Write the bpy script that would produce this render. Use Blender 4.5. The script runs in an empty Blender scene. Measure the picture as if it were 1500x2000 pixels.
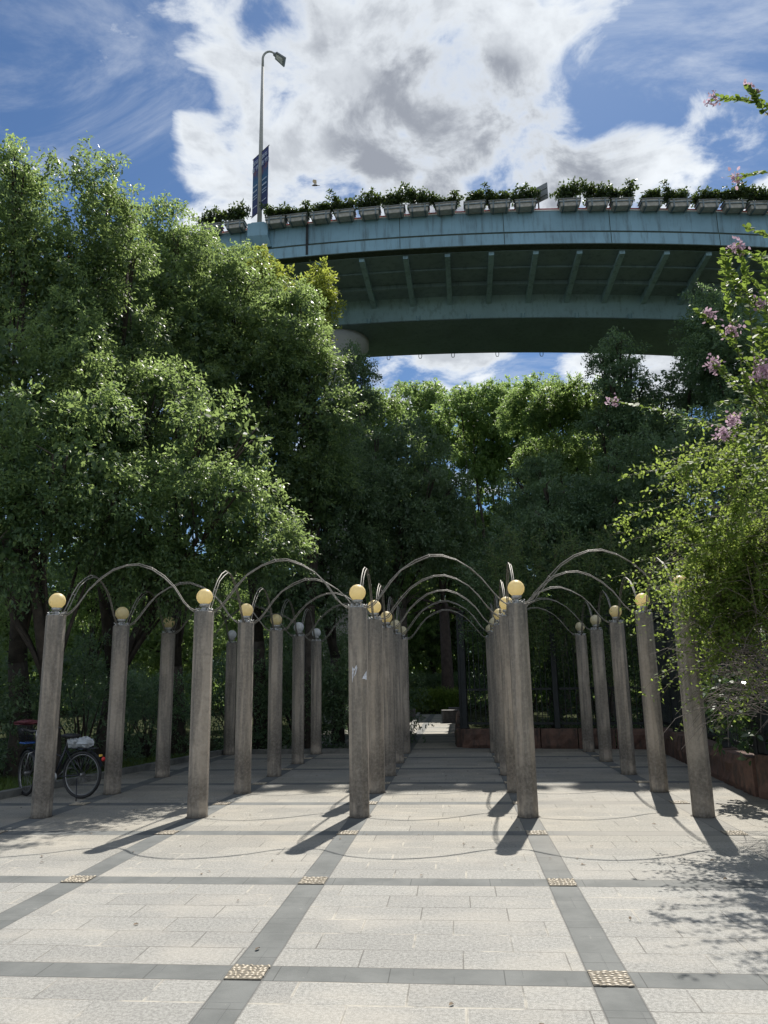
import bpy, math, random
import numpy as np
from mathutils import Vector, Matrix
R = math.radians
S = bpy.context.scene
COL = S.collection

# ------------------------------------------------------------------ camera
FPX, PIT, YAW, ROLL = 1491.7, 0.21617, 0.091633, -0.017116
EYE = Vector((0, 0, 1.6))
_F = Vector((-math.sin(YAW) * math.cos(PIT), math.cos(YAW) * math.cos(PIT), math.sin(PIT)))
_R = Vector((math.cos(YAW), math.sin(YAW), 0)); _U = _R.cross(_F)
RR = _R * math.cos(ROLL) + _U * math.sin(ROLL); UU = _U * math.cos(ROLL) - _R * math.sin(ROLL)
cam = bpy.data.cameras.new('camera'); camo = bpy.data.objects.new('camera', cam); COL.objects.link(camo)
m = Matrix((RR, UU, -_F)).transposed().to_4x4(); m.translation = EYE
camo.matrix_world = m
cam.sensor_fit = 'VERTICAL'; cam.sensor_height = 36; cam.lens = FPX / 2000 * 36
cam.clip_end = 2000; cam.clip_start = .05
S.camera = camo

def ray(x, y): return _F + RR * ((x - 750) / FPX) - UU * ((y - 1000) / FPX)
def gnd(x, y, z=0.0):
    d = ray(x, y); return EYE + d * ((z - EYE.z) / d.z)
def at(x, y, Y):
    d = ray(x, y); return EYE + d * (Y / d.y)

# ------------------------------------------------------------------ sun, sky, exposure
SUN_EL, SUN_AZ = R(54.0), R(11.0)          # azimuth measured from +Y towards +X
sl = bpy.data.lights.new('sun', 'SUN'); sl.energy = 4.5; sl.angle = R(.53); sl.color = (1, .95, .87)
so = bpy.data.objects.new('sun', sl); COL.objects.link(so)
sd = Vector((math.sin(SUN_AZ) * math.cos(SUN_EL), math.cos(SUN_AZ) * math.cos(SUN_EL), math.sin(SUN_EL)))
so.rotation_euler = sd.to_track_quat('Z', 'Y').to_euler(); so.location = (10, 20, 40)
S.view_settings.view_transform = 'Standard'; S.view_settings.look = 'None'
S.view_settings.exposure = .80; S.view_settings.gamma = 1

class NT:
    def __init__(s, tree): s.t = tree; s.n = tree.nodes; s.l = tree.links
    def new(s, kind, **kw):
        n = s.n.new(kind)
        for k, v in kw.items(): setattr(n, k, v)
        return n
    def put(s, inp, v):
        if isinstance(v, bpy.types.NodeSocket): s.l.new(v, inp)
        else:
            if hasattr(inp.default_value, '__len__') and not hasattr(v, '__len__'): v = (v,) * len(inp.default_value)
            if hasattr(v, '__len__') and hasattr(inp.default_value, '__len__') and len(inp.default_value) == 4 and len(v) == 3: v = (*v, 1)
            inp.default_value = v
    def math(s, op, a, b=0.0, c=0.0, clamp=False):
        n = s.new('ShaderNodeMath', operation=op, use_clamp=clamp)
        s.put(n.inputs[0], a); s.put(n.inputs[1], b); s.put(n.inputs[2], c); return n.outputs[0]
    def vmath(s, op, a, b=(0, 0, 0)):
        n = s.new('ShaderNodeVectorMath', operation=op); s.put(n.inputs[0], a)
        if op == 'SCALE': s.put(n.inputs['Scale'], b); return n.outputs[0]
        s.put(n.inputs[1], b)
        return n.outputs['Value'] if op in ('DOT_PRODUCT', 'LENGTH', 'DISTANCE') else n.outputs[0]
    def noise(s, vec, scale, detail=4, rough=.55, dist=0.0):
        n = s.new('ShaderNodeTexNoise'); s.put(n.inputs['Vector'], vec); n.inputs['Scale'].default_value = scale
        n.inputs['Detail'].default_value = detail; n.inputs['Roughness'].default_value = rough; n.inputs['Distortion'].default_value = dist
        return n.outputs['Fac']
    def ramp(s, v, a, b, lo=0.0, hi=1.0, smooth=True):
        n = s.new('ShaderNodeMapRange', interpolation_type='SMOOTHSTEP' if smooth else 'LINEAR', clamp=True)
        s.put(n.inputs[0], v); s.put(n.inputs[1], a); s.put(n.inputs[2], b); s.put(n.inputs[3], lo); s.put(n.inputs[4], hi)
        return n.outputs[0]
    def mix(s, f, a, b, blend='MIX'):
        n = s.new('ShaderNodeMix', data_type='RGBA', blend_type=blend)
        s.put(n.inputs[0], f); s.put(n.inputs[6], a); s.put(n.inputs[7], b); return n.outputs[2]
    def sep(s, v):
        n = s.new('ShaderNodeSeparateXYZ'); s.put(n.inputs[0], v); return n.outputs
    def comb(s, x, y, z):
        n = s.new('ShaderNodeCombineXYZ'); s.put(n.inputs[0], x); s.put(n.inputs[1], y); s.put(n.inputs[2], z); return n.outputs[0]

CLOUD_HI, CLOUD_LO, SKY_TINT = (3.75, 3.95, 4.15), (1.4, 1.52, 1.76), (.25, .315, .375)
W = bpy.data.worlds.new('World'); S.world = W; W.use_nodes = True
w = NT(W.node_tree); w.n.clear()
out = w.new('ShaderNodeOutputWorld'); bg = w.new('ShaderNodeBackground')
sky = w.new('ShaderNodeTexSky', sky_type='NISHITA'); sky.sun_disc = False
sky.sun_elevation = SUN_EL; sky.sun_rotation = SUN_AZ; sky.air_density = 1.0; sky.dust_density = .3; sky.ozone_density = 2.5
bg.inputs['Strength'].default_value = .14
tc = w.new('ShaderNodeTexCoord'); D = w.vmath('NORMALIZE', tc.outputs['Generated'])
dx, dy, dz = w.sep(D)
zz = w.math('ADD', w.math('MAXIMUM', dz, 0.0), .18)
P = w.comb(w.math('DIVIDE', dx, zz), w.math('DIVIDE', dy, zz), .0)
# cloud layout: each entry is a direction in the sky, its angular radius and its weight
BL = [((740, 110), 15, .40), ((420, 10), 9, .34), ((980, 60), 9, .34), ((650, 330), 8.5, .34), ((1000, 300), 9, .44), ((1150, 300), 4.5, .26), ((450, 380), 4.5, .36), ((420, 200), 3, .2),
      ((1420, 400), 8, .80), ((1250, 350), 4, .55), ((355, 290), 2.6, 1.0), ((330, 200), 4, -.4), ((290, 330), 3.5, -.4), ((240, 100), 2.2, .30), ((210, 185), 2.4, .26), ((1215, 80), 3.0, .42), ((1375, 150), 2.4, .30), ((1380, 270), 3.0, .15), ((90, 30), 4, .2), ((10, 200), 2.5, .3), ((265, 350), 2, .25),
      ((60, 150), 13, -.30), ((215, 330), 8, -.22), ((1440, 40), 12, -.34), ((1290, 210), 8, -.40), ((950, 120), 2.2, -.30), ((870, 200), 2.4, -.22),
      ((545, 60), 2.6, -.42), ((690, 240), 3.0, -.26), ((560, 330), 2.0, -.22), ((680, 350), 1.8, -.25), ((1120, 200), 2.6, -.2), ((790, 720), 4, .2), ((880, 715), 3, .45), ((1230, 720), 5, .7), ((980, 730), 2.0, .35), ((1080, 730), 3, -.15)]
bias = None
for (px, py), rad, wt in BL:
    c = ray(px, py).normalized()
    g = w.ramp(w.vmath('DOT_PRODUCT', D, tuple(c)), math.cos(R(rad * 1.25)), math.cos(R(rad * .25)), 0, wt)
    bias = g if bias is None else w.math('ADD', bias, g)
bias = w.math('ADD', w.math('MINIMUM', bias, .60), w.ramp(dy, .1, -.35, 0, .34))  # last term adds unseen clouds behind the camera as fill light
n1 = w.noise(P, 2.1, 10, .60, .25)
n1b = w.noise(w.vmath('ADD', P, (sd.x * .05, sd.y * .05, 0)), 2.1, 10, .60, .25)
n2 = w.noise(w.vmath('ADD', P, (7.3, 2.1, 0)), 6.5, 8, .60, .4)
n3 = w.noise(w.vmath('ADD', P, (1.7, 4.4, 0)), 3.4, 6, .52, .3)
dens = w.math('ADD', w.math('ADD', w.math('MULTIPLY', w.math('SUBTRACT', n1, .5), 2.6), w.math('MULTIPLY', w.math('SUBTRACT', n2, .5), 2.7)), w.math('SUBTRACT', bias, .22))
veil = w.math('MULTIPLY', w.ramp(w.noise(w.vmath('MULTIPLY', w.vmath('ADD', P, (3.1, 9.2, 0)), (1.0, 1.7, 1.0)), 2.6, 9, .66, .8), .44, .80), .50)
cov = w.math('MAXIMUM', w.ramp(dens, -.22, .38), veil)
thick = w.ramp(dens, .0, .70)
def lobe_(px, py, r_, v): return w.ramp(w.vmath('DOT_PRODUCT', D, tuple(ray(px, py).normalized())), math.cos(R(r_)), math.cos(R(r_ * .2)), 0, v)
core = w.math('ADD', w.math('ADD', lobe_(900, 350, 10, .95), lobe_(720, 30, 10, .40)), w.math('ADD', lobe_(1110, 345, 6, .6), lobe_(440, 40, 8, .35)))
slope = w.math('MULTIPLY', w.math('SUBTRACT', n1, n1b), 1.6)
billow = w.ramp(w.math('ADD', n3, slope), .34, .66)
grey = w.math('ADD', core, w.math('MULTIPLY', billow, .62), clamp=True)
grey = w.math('MULTIPLY', grey, thick, clamp=True)
sunlit = w.ramp(dy, .2, -.4, 1.0, 1.3)  # extra brightness for the added clouds behind the camera, as fill
ccol = w.vmath('SCALE', w.mix(grey, CLOUD_HI, CLOUD_LO), sunlit)
skc = w.mix(1.0, sky.outputs[0], SKY_TINT, 'MULTIPLY')
col = w.mix(w.math('MULTIPLY', cov, w.ramp(dz, .0, .12, .3, 1)), skc, ccol)
w.l.new(col, bg.inputs['Color']); w.l.new(bg.outputs[0], out.inputs[0])

S.cycles.max_bounces = 12; S.cycles.transparent_max_bounces = 4
S.cycles.diffuse_bounces = 5; S.cycles.glossy_bounces = 2; S.cycles.transmission_bounces = 8
S.cycles.use_denoising = True; S.cycles.caustics_reflective = False; S.cycles.caustics_refractive = False
S.cycles.sample_clamp_indirect = 6

# ------------------------------------------------------------------ materials
def mat(name):
    m_ = bpy.data.materials.new(name); m_.use_nodes = True
    t = NT(m_.node_tree); b = m_.node_tree.nodes['Principled BSDF']; return m_, t, b
def simple(name, c, rough=.6, metal=0.0, var=.25, scale=8, bump=.0, spec=.5):
    m_, t, b = mat(name); co = t.new('ShaderNodeTexCoord').outputs['Object']
    n = t.noise(co, scale, 6, .6)
    c2 = tuple(v * (1 - var) for v in c); c1 = tuple(min(1, v * (1 + var)) for v in c)
    t.put(b.inputs['Base Color'], t.mix(t.ramp(n, .3, .7), c2, c1))
    b.inputs['Roughness'].default_value = rough; b.inputs['Metallic'].default_value = metal
    b.inputs['Specular IOR Level'].default_value = spec
    if bump:
        bp = t.new('ShaderNodeBump'); bp.inputs['Distance'].default_value = bump; t.put(bp.inputs['Height'], t.noise(co, scale * 6, 6, .6)); t.put(b.inputs['Normal'], bp.outputs[0])
    return m_
def leafmat(name, dark, light, trans=(.3, .45, .06), tf=.38, rough=.42, spec=.45):
    m_, t, b = mat(name)
    a = t.new('ShaderNodeAttribute', attribute_name='tint').outputs['Fac']
    oi = t.new('ShaderNodeObjectInfo').outputs['Random']
    c = t.mix(a, dark, light)
    hs = t.new('ShaderNodeHueSaturation'); t.put(hs.inputs['Hue'], t.math('ADD', .492, t.math('MULTIPLY', oi, .016))); t.put(hs.inputs['Value'], t.ramp(oi, 0, 1, .85, 1.15, False)); t.put(hs.inputs['Color'], c)
    t.put(b.inputs['Base Color'], hs.outputs[0]); b.inputs['Roughness'].default_value = rough; b.inputs['Specular IOR Level'].default_value = spec
    tr = t.new('ShaderNodeBsdfTranslucent'); t.put(tr.inputs['Color'], t.mix(a, tuple(v * .6 for v in trans), trans))
    mx = t.new('ShaderNodeMixShader'); mx.inputs[0].default_value = tf
    t.l.new(b.outputs[0], mx.inputs[1]); t.l.new(tr.outputs[0], mx.inputs[2])
    t.l.new(mx.outputs[0], m_.node_tree.nodes['Material Output'].inputs[0])
    return m_
M = {}
M['leaf'] = leafmat('camphor leaves', (.036, .078, .042), (.118, .172, .072), (.42, .57, .18), .46, .46)
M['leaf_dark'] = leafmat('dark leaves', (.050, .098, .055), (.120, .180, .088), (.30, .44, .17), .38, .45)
M['leaf_yellow'] = leafmat('yellow green leaves', (.12, .17, .03), (.30, .34, .06), (.60, .68, .12), .42, .55)
M['leaf_vine'] = leafmat('rose leaves', (.040, .085, .024), (.14, .21, .045), (.46, .60, .12), .46, .6, .15)
M['leaf_myrtle'] = leafmat('myrtle leaves', (.035, .075, .02), (.10, .16, .035), (.36, .50, .09), .40, .6, .2)
M['leaf_gloss'] = leafmat('glossy leaves', (.018, .04, .018), (.05, .09, .03), (.15, .25, .05), .2, .22, .7)
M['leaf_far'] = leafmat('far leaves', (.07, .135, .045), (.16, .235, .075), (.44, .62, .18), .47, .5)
M['leaf_planter'] = leafmat('planter leaves', (.022, .045, .018), (.05, .085, .03), (.18, .26, .05), .25, .5)
M['grass'] = leafmat('grass blades', (.035, .07, .015), (.09, .14, .03), (.3, .4, .06), .3)
M['petal'] = leafmat('petals', (.50, .30, .40), (.62, .44, .54), (.6, .45, .55), .4, .6, .2)
M['bark'] = simple('bark', (.055, .045, .036), .9, var=.4, scale=6, bump=.02)
M['bark_brown'] = simple('brown bark', (.05, .036, .03), .9, var=.35, scale=5, bump=.02)
M['twig'] = simple('dead twig', (.12, .10, .085), .8, var=.35, scale=14)
M['stem'] = simple('green stem', (.10, .10, .04), .7, var=.3, scale=9)
M['steel'] = simple('weathered steel', (.19, .175, .15), .55, .15, .35, 30)
M['lamp_metal'] = simple('lamp metal', (.40, .40, .39), .5, .5, .3, 40)
M['pole'] = simple('pole paint', (.36, .36, .34), .8, 0, .08, 3, 0, .2)
M['planter'] = simple('planter stone', (.46, .44, .40), .8, 0, .2, 5)
M['planter_lip'] = simple('planter lip', (.22, .23, .23), .7, 0, .2, 6)
M['strap'] = simple('planter strap', (.17, .21, .23), .6, .2, .2, 9)
M['soil'] = simple('soil', (.055, .043, .032), .95, 0, .4, 3, .03)
M['fence'] = simple('fence paint', (.016, .02, .022), .5, .3, .3, 7)
M['redrail'] = simple('red rail', (.45, .05, .04), .5, 0, .2, 3)
M['whitestrip'] = simple('white strip', (.75, .75, .73), .6, 0, .1, 3)
M['black'] = simple('black rubber', (.014, .014, .015), .6, 0, .3, 12)
M['bikepaint'] = simple('bicycle paint', (.02, .022, .03), .3, .2, .2, 12)
M['chrome'] = simple('bicycle chrome', (.25, .25, .25), .4, .8, .2, 20)
M['red'] = simple('red plastic', (.5, .03, .03), .35, 0, .15, 9)
M['redcloth'] = simple('red cloth', (.10, .02, .025), .8, 0, .3, 12)
M['blue'] = simple('blue plastic', (.03, .09, .30), .5, 0, .2, 12)
M['bag'] = simple('white plastic bag', (.38, .40, .42), .5, 0, .08, 12)
M['amber'] = simple('amber plastic', (.7, .45, .08), .4, 0, .1, 12)
M['darkstone'] = simple('dark stone', (.075, .070, .068), .75, 0, .3, 9, .006)
M['kerb'] = simple('kerb stone', (.13, .13, .12), .85, 0, .3, 5, .006)
M['sticker'] = simple('torn paper', (.55, .56, .60), .6, 0, .25, 40)
M['banner'] = None
M['glyph'] = simple('banner lettering', (.55, .62, .72), .7, 0, .05, 5)
M['signback'] = simple('sign back', (.20, .21, .21), .5, .4, .15, 5)
M['whitewall'] = simple('white render', (.72, .72, .72), .8, 0, .05, 1)
M['glass'] = simple('window glass', (.05, .07, .09), .1, 0, .1, 1)
M['pier'] = simple('pier concrete', (.42, .43, .44), .8, 0, .12, 1.2)
M['dark'] = simple('dark gap', (.02, .025, .028), .8, 0, .2, 4)
M['grime'] = simple('base grime', (.06, .052, .042), .95, 0, .4, 30)
M['litter'] = simple('dry leaf', (.10, .07, .04), .8, 0, .4, 40)
M['wing'] = simple('wing membrane', (.5, .45, .35), .4, 0, .1, 20)

def bridge_mat(name, base, streak=.45):
    m_, t, b = mat(name); co = t.new('ShaderNodeTexCoord').outputs['Object']; x, y, z = t.sep(co)
    big = t.noise(co, .5, 5, .6); fine = t.noise(co, 7, 6, .65)
    st = t.noise(t.comb(t.math('MULTIPLY', x, 3.2), t.math('MULTIPLY', y, 3.2), t.math('MULTIPLY', z, .35)), 1.6, 6, .7)
    c = t.mix(t.ramp(big, .3, .7), tuple(v * .86 for v in base), tuple(v * 1.1 for v in base))
    c = t.mix(t.math('MULTIPLY', t.ramp(st, .47, .70), streak * 1.25), c, (.05, .075, .07))
    c = t.mix(t.math('MULTIPLY', t.ramp(fine, .6, .8), .25), c, tuple(min(1, v * 1.3) for v in base))
    t.put(b.inputs['Base Color'], c); b.inputs['Roughness'].default_value = .62
    return m_
M['bridge'] = bridge_mat('bridge paint', (.21, .365, .46))
M['girder'] = bridge_mat('bounce-lit girder paint', (.29, .45, .53), .35)  # lighter copy of the bridge paint; bounce light from below put into the colour
M['bridge_dark'] = bridge_mat('dark bridge soffit', (.21, .30, .34), .3)  # darker, greyer copy of the bridge paint for deck and stiffeners
M['moss'] = simple('mossy joint', (.045, .065, .05), .9, 0, .3, 9)

# column concrete
m_, t, b = mat('column concrete'); co = t.new('ShaderNodeTexCoord').outputs['Object']
rnd = t.new('ShaderNodeObjectInfo').outputs['Random']
cv = t.vmath('ADD', co, t.comb(t.math('MULTIPLY', rnd, 37.0), t.math('MULTIPLY', rnd, 19.0), t.math('MULTIPLY', rnd, 7.0)))
x, y, z = t.sep(cv); _, _, zl = t.sep(co)
vst = t.noise(t.comb(t.math('MULTIPLY', x, 9), t.math('MULTIPLY', y, 9), t.math('MULTIPLY', z, .55)), 1.3, 5, .6)
vfine = t.noise(t.comb(t.math('MULTIPLY', x, 45), t.math('MULTIPLY', y, 45), t.math('MULTIPLY', z, 3)), 1.0, 5, .6)
patch = t.noise(cv, 1.7, 5, .6, .3); fine = t.noise(cv, 28, 8, .7)
c = t.mix(t.ramp(patch, .3, .7), (.285, .24, .19), (.40, .34, .275))
c = t.mix(t.math('MULTIPLY', t.math('FRACT', t.math('MULTIPLY', rnd, 5.7)), .45), c, (.20, .175, .145))
c = t.mix(t.math('MULTIPLY', t.ramp(vst, .44, .60), .72), c, (.12, .108, .092))
low = t.noise(t.comb(t.math('MULTIPLY', x, 6), t.math('MULTIPLY', y, 6), t.math('MULTIPLY', z, .9)), 1.0, 4, .55)
c = t.mix(t.math('MULTIPLY', t.ramp(low, .50, .64), .62), c, (.10, .088, .075))
c = t.mix(t.math('MULTIPLY', t.ramp(vfine, .5, .8), .18), c, (.16, .145, .125))
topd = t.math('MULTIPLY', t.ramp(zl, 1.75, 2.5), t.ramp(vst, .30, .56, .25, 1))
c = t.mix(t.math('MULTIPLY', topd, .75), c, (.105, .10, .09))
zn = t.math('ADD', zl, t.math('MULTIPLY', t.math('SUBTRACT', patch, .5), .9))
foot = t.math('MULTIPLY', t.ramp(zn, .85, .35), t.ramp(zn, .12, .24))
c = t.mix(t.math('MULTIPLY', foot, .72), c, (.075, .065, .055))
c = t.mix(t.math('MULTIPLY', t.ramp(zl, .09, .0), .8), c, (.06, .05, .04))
blot = t.noise(cv, 5.5, 6, .65, .5)
c = t.mix(t.math('MULTIPLY', t.ramp(blot, .52, .70), .55), c, (.17, .15, .125))
c = t.mix(t.ramp(fine, .35, .75, 0, .30), c, (.50, .45, .38))
t.put(b.inputs['Base Color'], c); b.inputs['Roughness'].default_value = .85
bp = t.new('ShaderNodeBump'); bp.inputs['Distance'].default_value = .006; t.put(bp.inputs['Height'], t.math('ADD', fine, t.math('MULTIPLY', vfine, .6))); t.put(b.inputs['Normal'], bp.outputs[0])
M['column'] = m_

def globe_mat(name, c, tr, tf=.45):
    m_, t, b = mat(name); co = t.new('ShaderNodeTexCoord').outputs['Object']
    n = t.ramp(t.noise(co, 30, 6, .7), .35, .7); _, _, z = t.sep(co)
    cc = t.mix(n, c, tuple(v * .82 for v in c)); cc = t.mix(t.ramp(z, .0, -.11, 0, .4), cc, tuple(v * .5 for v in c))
    t.put(b.inputs['Base Color'], cc); b.inputs['Roughness'].default_value = .45
    k = t.new('ShaderNodeBsdfTranslucent'); k.inputs[0].default_value = (*tr, 1)
    mx = t.new('ShaderNodeMixShader'); mx.inputs[0].default_value = tf
    t.l.new(b.outputs[0], mx.inputs[1]); t.l.new(k.outputs[0], mx.inputs[2]); t.l.new(mx.outputs[0], m_.node_tree.nodes['Material Output'].inputs[0])
    return m_
M['globe'] = globe_mat('yellowed globe', (.86, .74, .46), (.97, .86, .55), .55)
M['globe_cream'] = globe_mat('cream globe', (.78, .70, .50), (.85, .78, .55))
M['globe_white'] = globe_mat('white globe', (.80, .80, .80), (.85, .85, .85))

# banner print
m_, t, b = mat('banner print'); co = t.new('ShaderNodeTexCoord').outputs['Object']; x, y, z = t.sep(co)
c = t.mix(t.ramp(z, -2.4, -.9), (.01, .015, .09), (.015, .10, .20))
c = t.mix(t.ramp(z, -1.25, -.6), c, (.02, .03, .14))
blob = t.math('MULTIPLY', t.ramp(z, -1.15, -.85), t.ramp(z, -.45, -.7))
c = t.mix(t.math('MULTIPLY', blob, t.ramp(t.noise(co, 5, 3), .45, .6)), c, (.12, .06, .09))
t.put(b.inputs['Base Color'], c); b.inputs['Roughness'].default_value = .6
M['banner'] = m_

# red sandstone blocks
m_, t, b = mat('red stone'); co = t.new('ShaderNodeTexCoord').outputs['Object']
n = t.noise(co, 4, 7, .65); f = t.noise(co, 40, 6, .7); x, y, z = t.sep(co)
c = t.mix(t.ramp(n, .3, .7), (.075, .046, .036), (.17, .095, .07)); c = t.mix(t.ramp(f, .4, .8, 0, .5), c, (.08, .06, .05))
c = t.mix(t.math('MULTIPLY', t.ramp(t.noise(t.comb(t.math('MULTIPLY', x, 6), t.math('MULTIPLY', y, 6), z), 1.6, 5, .6), .5, .65), .7), c, (.035, .032, .028))
t.put(b.inputs['Base Color'], c); b.inputs['Roughness'].default_value = .9
bp = t.new('ShaderNodeBump'); bp.inputs['Distance'].default_value = .02; t.put(bp.inputs['Height'], t.math('ADD', n, t.math('MULTIPLY', f, .4))); t.put(b.inputs['Normal'], bp.outputs[0])
M['redstone'] = m_

# plaza paving: 2 m grid of slate bands, granite slabs of 0.6 x 0.3 m inside
GX, GY, G, BW = -1.2451, 4.6604, 2.0, .11
m_, t, b = mat('plaza paving'); co = t.new('ShaderNodeTexCoord').outputs['Object']; X, Y, _ = t.sep(co)
wob = t.math('MULTIPLY', t.math('SUBTRACT', t.noise(co, 1.4, 2), .5), .012)
u = t.math('DIVIDE', t.math('SUBTRACT', t.math('ADD', X, wob), GX), G); v = t.math('DIVIDE', t.math('SUBTRACT', t.math('ADD', Y, wob), GY), G)
def cell(a): return t.math('FLOOR', a)
fu = t.math('SUBTRACT', u, cell(u)); fv = t.math('SUBTRACT', v, cell(v))
def dist(fr): return t.math('MULTIPLY', t.math('MINIMUM', fr, t.math('SUBTRACT', 1.0, fr)), G)
du, dv = dist(fu), dist(fv)
bu = t.ramp(du, BW + .004, BW - .004); bv = t.ramp(dv, BW + .004, BW - .004)
band = t.math('MAXIMUM', bu, bv)
lx = t.math('SUBTRACT', t.math('MULTIPLY', fu, G), BW); ly = t.math('SUBTRACT', t.math('MULTIPLY', fv, G), BW)
wn = t.new('ShaderNodeTexWhiteNoise', noise_dimensions='2D'); t.put(wn.inputs['Vector'], t.comb(cell(u), cell(v), 0))
row = t.math('FLOOR', t.math('DIVIDE', ly, .2967))
wr = t.new('ShaderNodeTexWhiteNoise', noise_dimensions='3D'); t.put(wr.inputs['Vector'], t.comb(cell(u), cell(v), row))
sx = t.math('DIVIDE', t.math('ADD', lx, t.math('ADD', t.math('MULTIPLY', t.math('MODULO', t.math('ADD', row, 10), 2), .3), t.math('MULTIPLY', wr.outputs['Value'], .16))), .6)
tile = t.math('FLOOR', sx); ftx = t.math('SUBTRACT', sx, tile); fty = t.math('SUBTRACT', t.math('DIVIDE', ly, .2967), row)
jx = t.math('MULTIPLY', t.math('MINIMUM', ftx, t.math('SUBTRACT', 1.0, ftx)), .6); jy = t.math('MULTIPLY', t.math('MINIMUM', fty, t.math('SUBTRACT', 1.0, fty)), .2967)
jd = t.math('MINIMUM', jx, jy)
joint = t.ramp(jd, .0055, .002)
wt = t.new('ShaderNodeTexWhiteNoise', noise_dimensions='3D'); t.put(wt.inputs['Vector'], t.vmath('ADD', t.comb(tile, row, 0), t.comb(t.math('MULTIPLY', cell(u), 13.0), t.math('MULTIPLY', cell(v), 17.0), 3.0)))
sp = t.noise(co, 46, 5, .8); sp2 = t.noise(co, 170, 3, .8)
worn = t.noise(t.comb(t.math('MULTIPLY', X, .8), t.math('MULTIPLY', Y, 1.5), 0), 1.1, 6, .6)
large = t.noise(co, .33, 5, .6)
ga = t.mix(wt.outputs['Value'], (.222, .222, .209), (.270, .269, .251))
ga = t.mix(t.ramp(sp, .40, .60), t.mix(1.0, ga, (.58, .58, .58), 'MULTIPLY'), ga)
ga = t.mix(t.ramp(sp2, .50, .68, 0, .55), ga, (.56, .54, .50))
ga = t.mix(t.ramp(worn, .42, .72, 0, .42), ga, (.36, .335, .29))
warm = t.ramp(Y, 6.5, 9.0)
ga = t.mix(t.math('MULTIPLY', warm, t.ramp(large, .3, .6, .35, .85)), ga, t.mix(1.0, ga, (1.02, .97, .88), 'MULTIPLY'))
jointpale = t.ramp(t.noise(co, .9, 3), .42, .58)
ga = t.mix(t.math('MULTIPLY', t.math('MULTIPLY', t.ramp(jd, .012, .003), t.ramp(t.noise(co, 5, 3), .4, .6)), t.math('MULTIPLY', jointpale, .55)), ga, (.50, .46, .38))
ga = t.mix(t.math('MULTIPLY', joint, t.math('SUBTRACT', .70, t.math('MULTIPLY', jointpale, .58))), ga, (.07, .065, .055))
stain = t.math('MULTIPLY', t.ramp(t.noise(co, 1.1, 6, .65, .6), .60, .75), .35)
ga = t.mix(stain, ga, (.16, .15, .13))
sb = t.mix(t.ramp(t.noise(co, 3, 6, .6), .3, .7), (.088, .094, .092), (.128, .134, .130))
sb = t.mix(t.math('MULTIPLY', t.ramp(t.noise(co, 9, 6, .65, 1.5), .66, .76), .55), sb, (.27, .265, .25))
ju = t.math('MULTIPLY', fv, G); jb = t.math('ABSOLUTE', t.math('SUBTRACT', t.math('MODULO', t.math('ADD', t.math('SUBTRACT', t.math('MULTIPLY', t.mix(bu, (0, 0, 0), (1, 1, 1)), 0.0), 0.0), t.math('ADD', ju, .05)), .6333), .3))
jb2 = t.math('ABSOLUTE', t.math('SUBTRACT', t.math('MODULO', t.math('ADD', t.math('MULTIPLY', fu, G), .13), .6333), .3))
sb = t.mix(t.math('MULTIPLY', t.math('MULTIPLY', bu, t.ramp(jb, .0045, .0015)), .7), sb, (.03, .03, .03))
sb = t.mix(t.math('MULTIPLY', t.math('MULTIPLY', bv, t.ramp(jb2, .0045, .0015)), .7), sb, (.03, .03, .03))
worn_band = t.math('MULTIPLY', t.math('MULTIPLY', t.ramp(X, .2, 1.6), t.ramp(t.math('ABSOLUTE', t.math('SUBTRACT', Y, 9.5)), 3.2, 1.6)), .72)
sb = t.mix(worn_band, sb, (.25, .235, .205))
c = t.mix(band, ga, sb)
edge = t.math('MAXIMUM', t.ramp(t.math('ABSOLUTE', t.math('SUBTRACT', du, BW)), .007, .003), t.ramp(t.math('ABSOLUTE', t.math('SUBTRACT', dv, BW)), .007, .003))
c = t.mix(t.math('MULTIPLY', edge, .5), c, (.05, .048, .045))
t.put(b.inputs['Base Color'], c); b.inputs['Roughness'].default_value = .8; b.inputs['Specular IOR Level'].default_value = .35
bp = t.new('ShaderNodeBump'); bp.inputs['Distance'].default_value = .004; bp.inputs['Strength'].default_value = .6
t.put(bp.inputs['Height'], t.math('SUBTRACT', t.math('ADD', sp, t.math('MULTIPLY', worn, .6)), t.math('MULTIPLY', t.math('MAXIMUM', joint, edge), 1.0))); t.put(b.inputs['Normal'], bp.outputs[0])
M['plaza'] = m_
m_, t, b = mat('pebbles'); co = t.new('ShaderNodeTexCoord').outputs['Object']
a = t.new('ShaderNodeAttribute', attribute_name='tint').outputs['Fac']
c = t.mix(a, (.24, .205, .15), (.40, .345, .26)); t.put(b.inputs['Base Color'], c); b.inputs['Roughness'].default_value = .5
M['pebble'] = m_
M['mortar'] = simple('mortar', (.13, .115, .09), .9, 0, .3, 30)
M['ground'] = simple('earth', (.035, .040, .022), 1.0, 0, .4, 1.2, .02, 0.0)

# ------------------------------------------------------------------ builders
def link(name, me, parent=None):
    o = bpy.data.objects.new(name, me); COL.objects.link(o)
    if parent is not None: o.parent = parent
    return o
def tag(o, label=None, cat=None, group=None, kind=None):
    if label: o['label'] = label
    if cat: o['category'] = cat
    if group: o['group'] = group
    if kind: o['kind'] = kind
    return o
def empty(name, loc=(0, 0, 0), rz=0.0):
    o = link(name, None); o.location = loc; o.rotation_euler = (0, 0, rz); o.empty_display_size = .2; return o
def copy_tree(o, parent=None):
    c = o.copy(); COL.objects.link(c); c.parent = parent
    for ch in list(o.children): copy_tree(ch, c)
    return c

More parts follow.
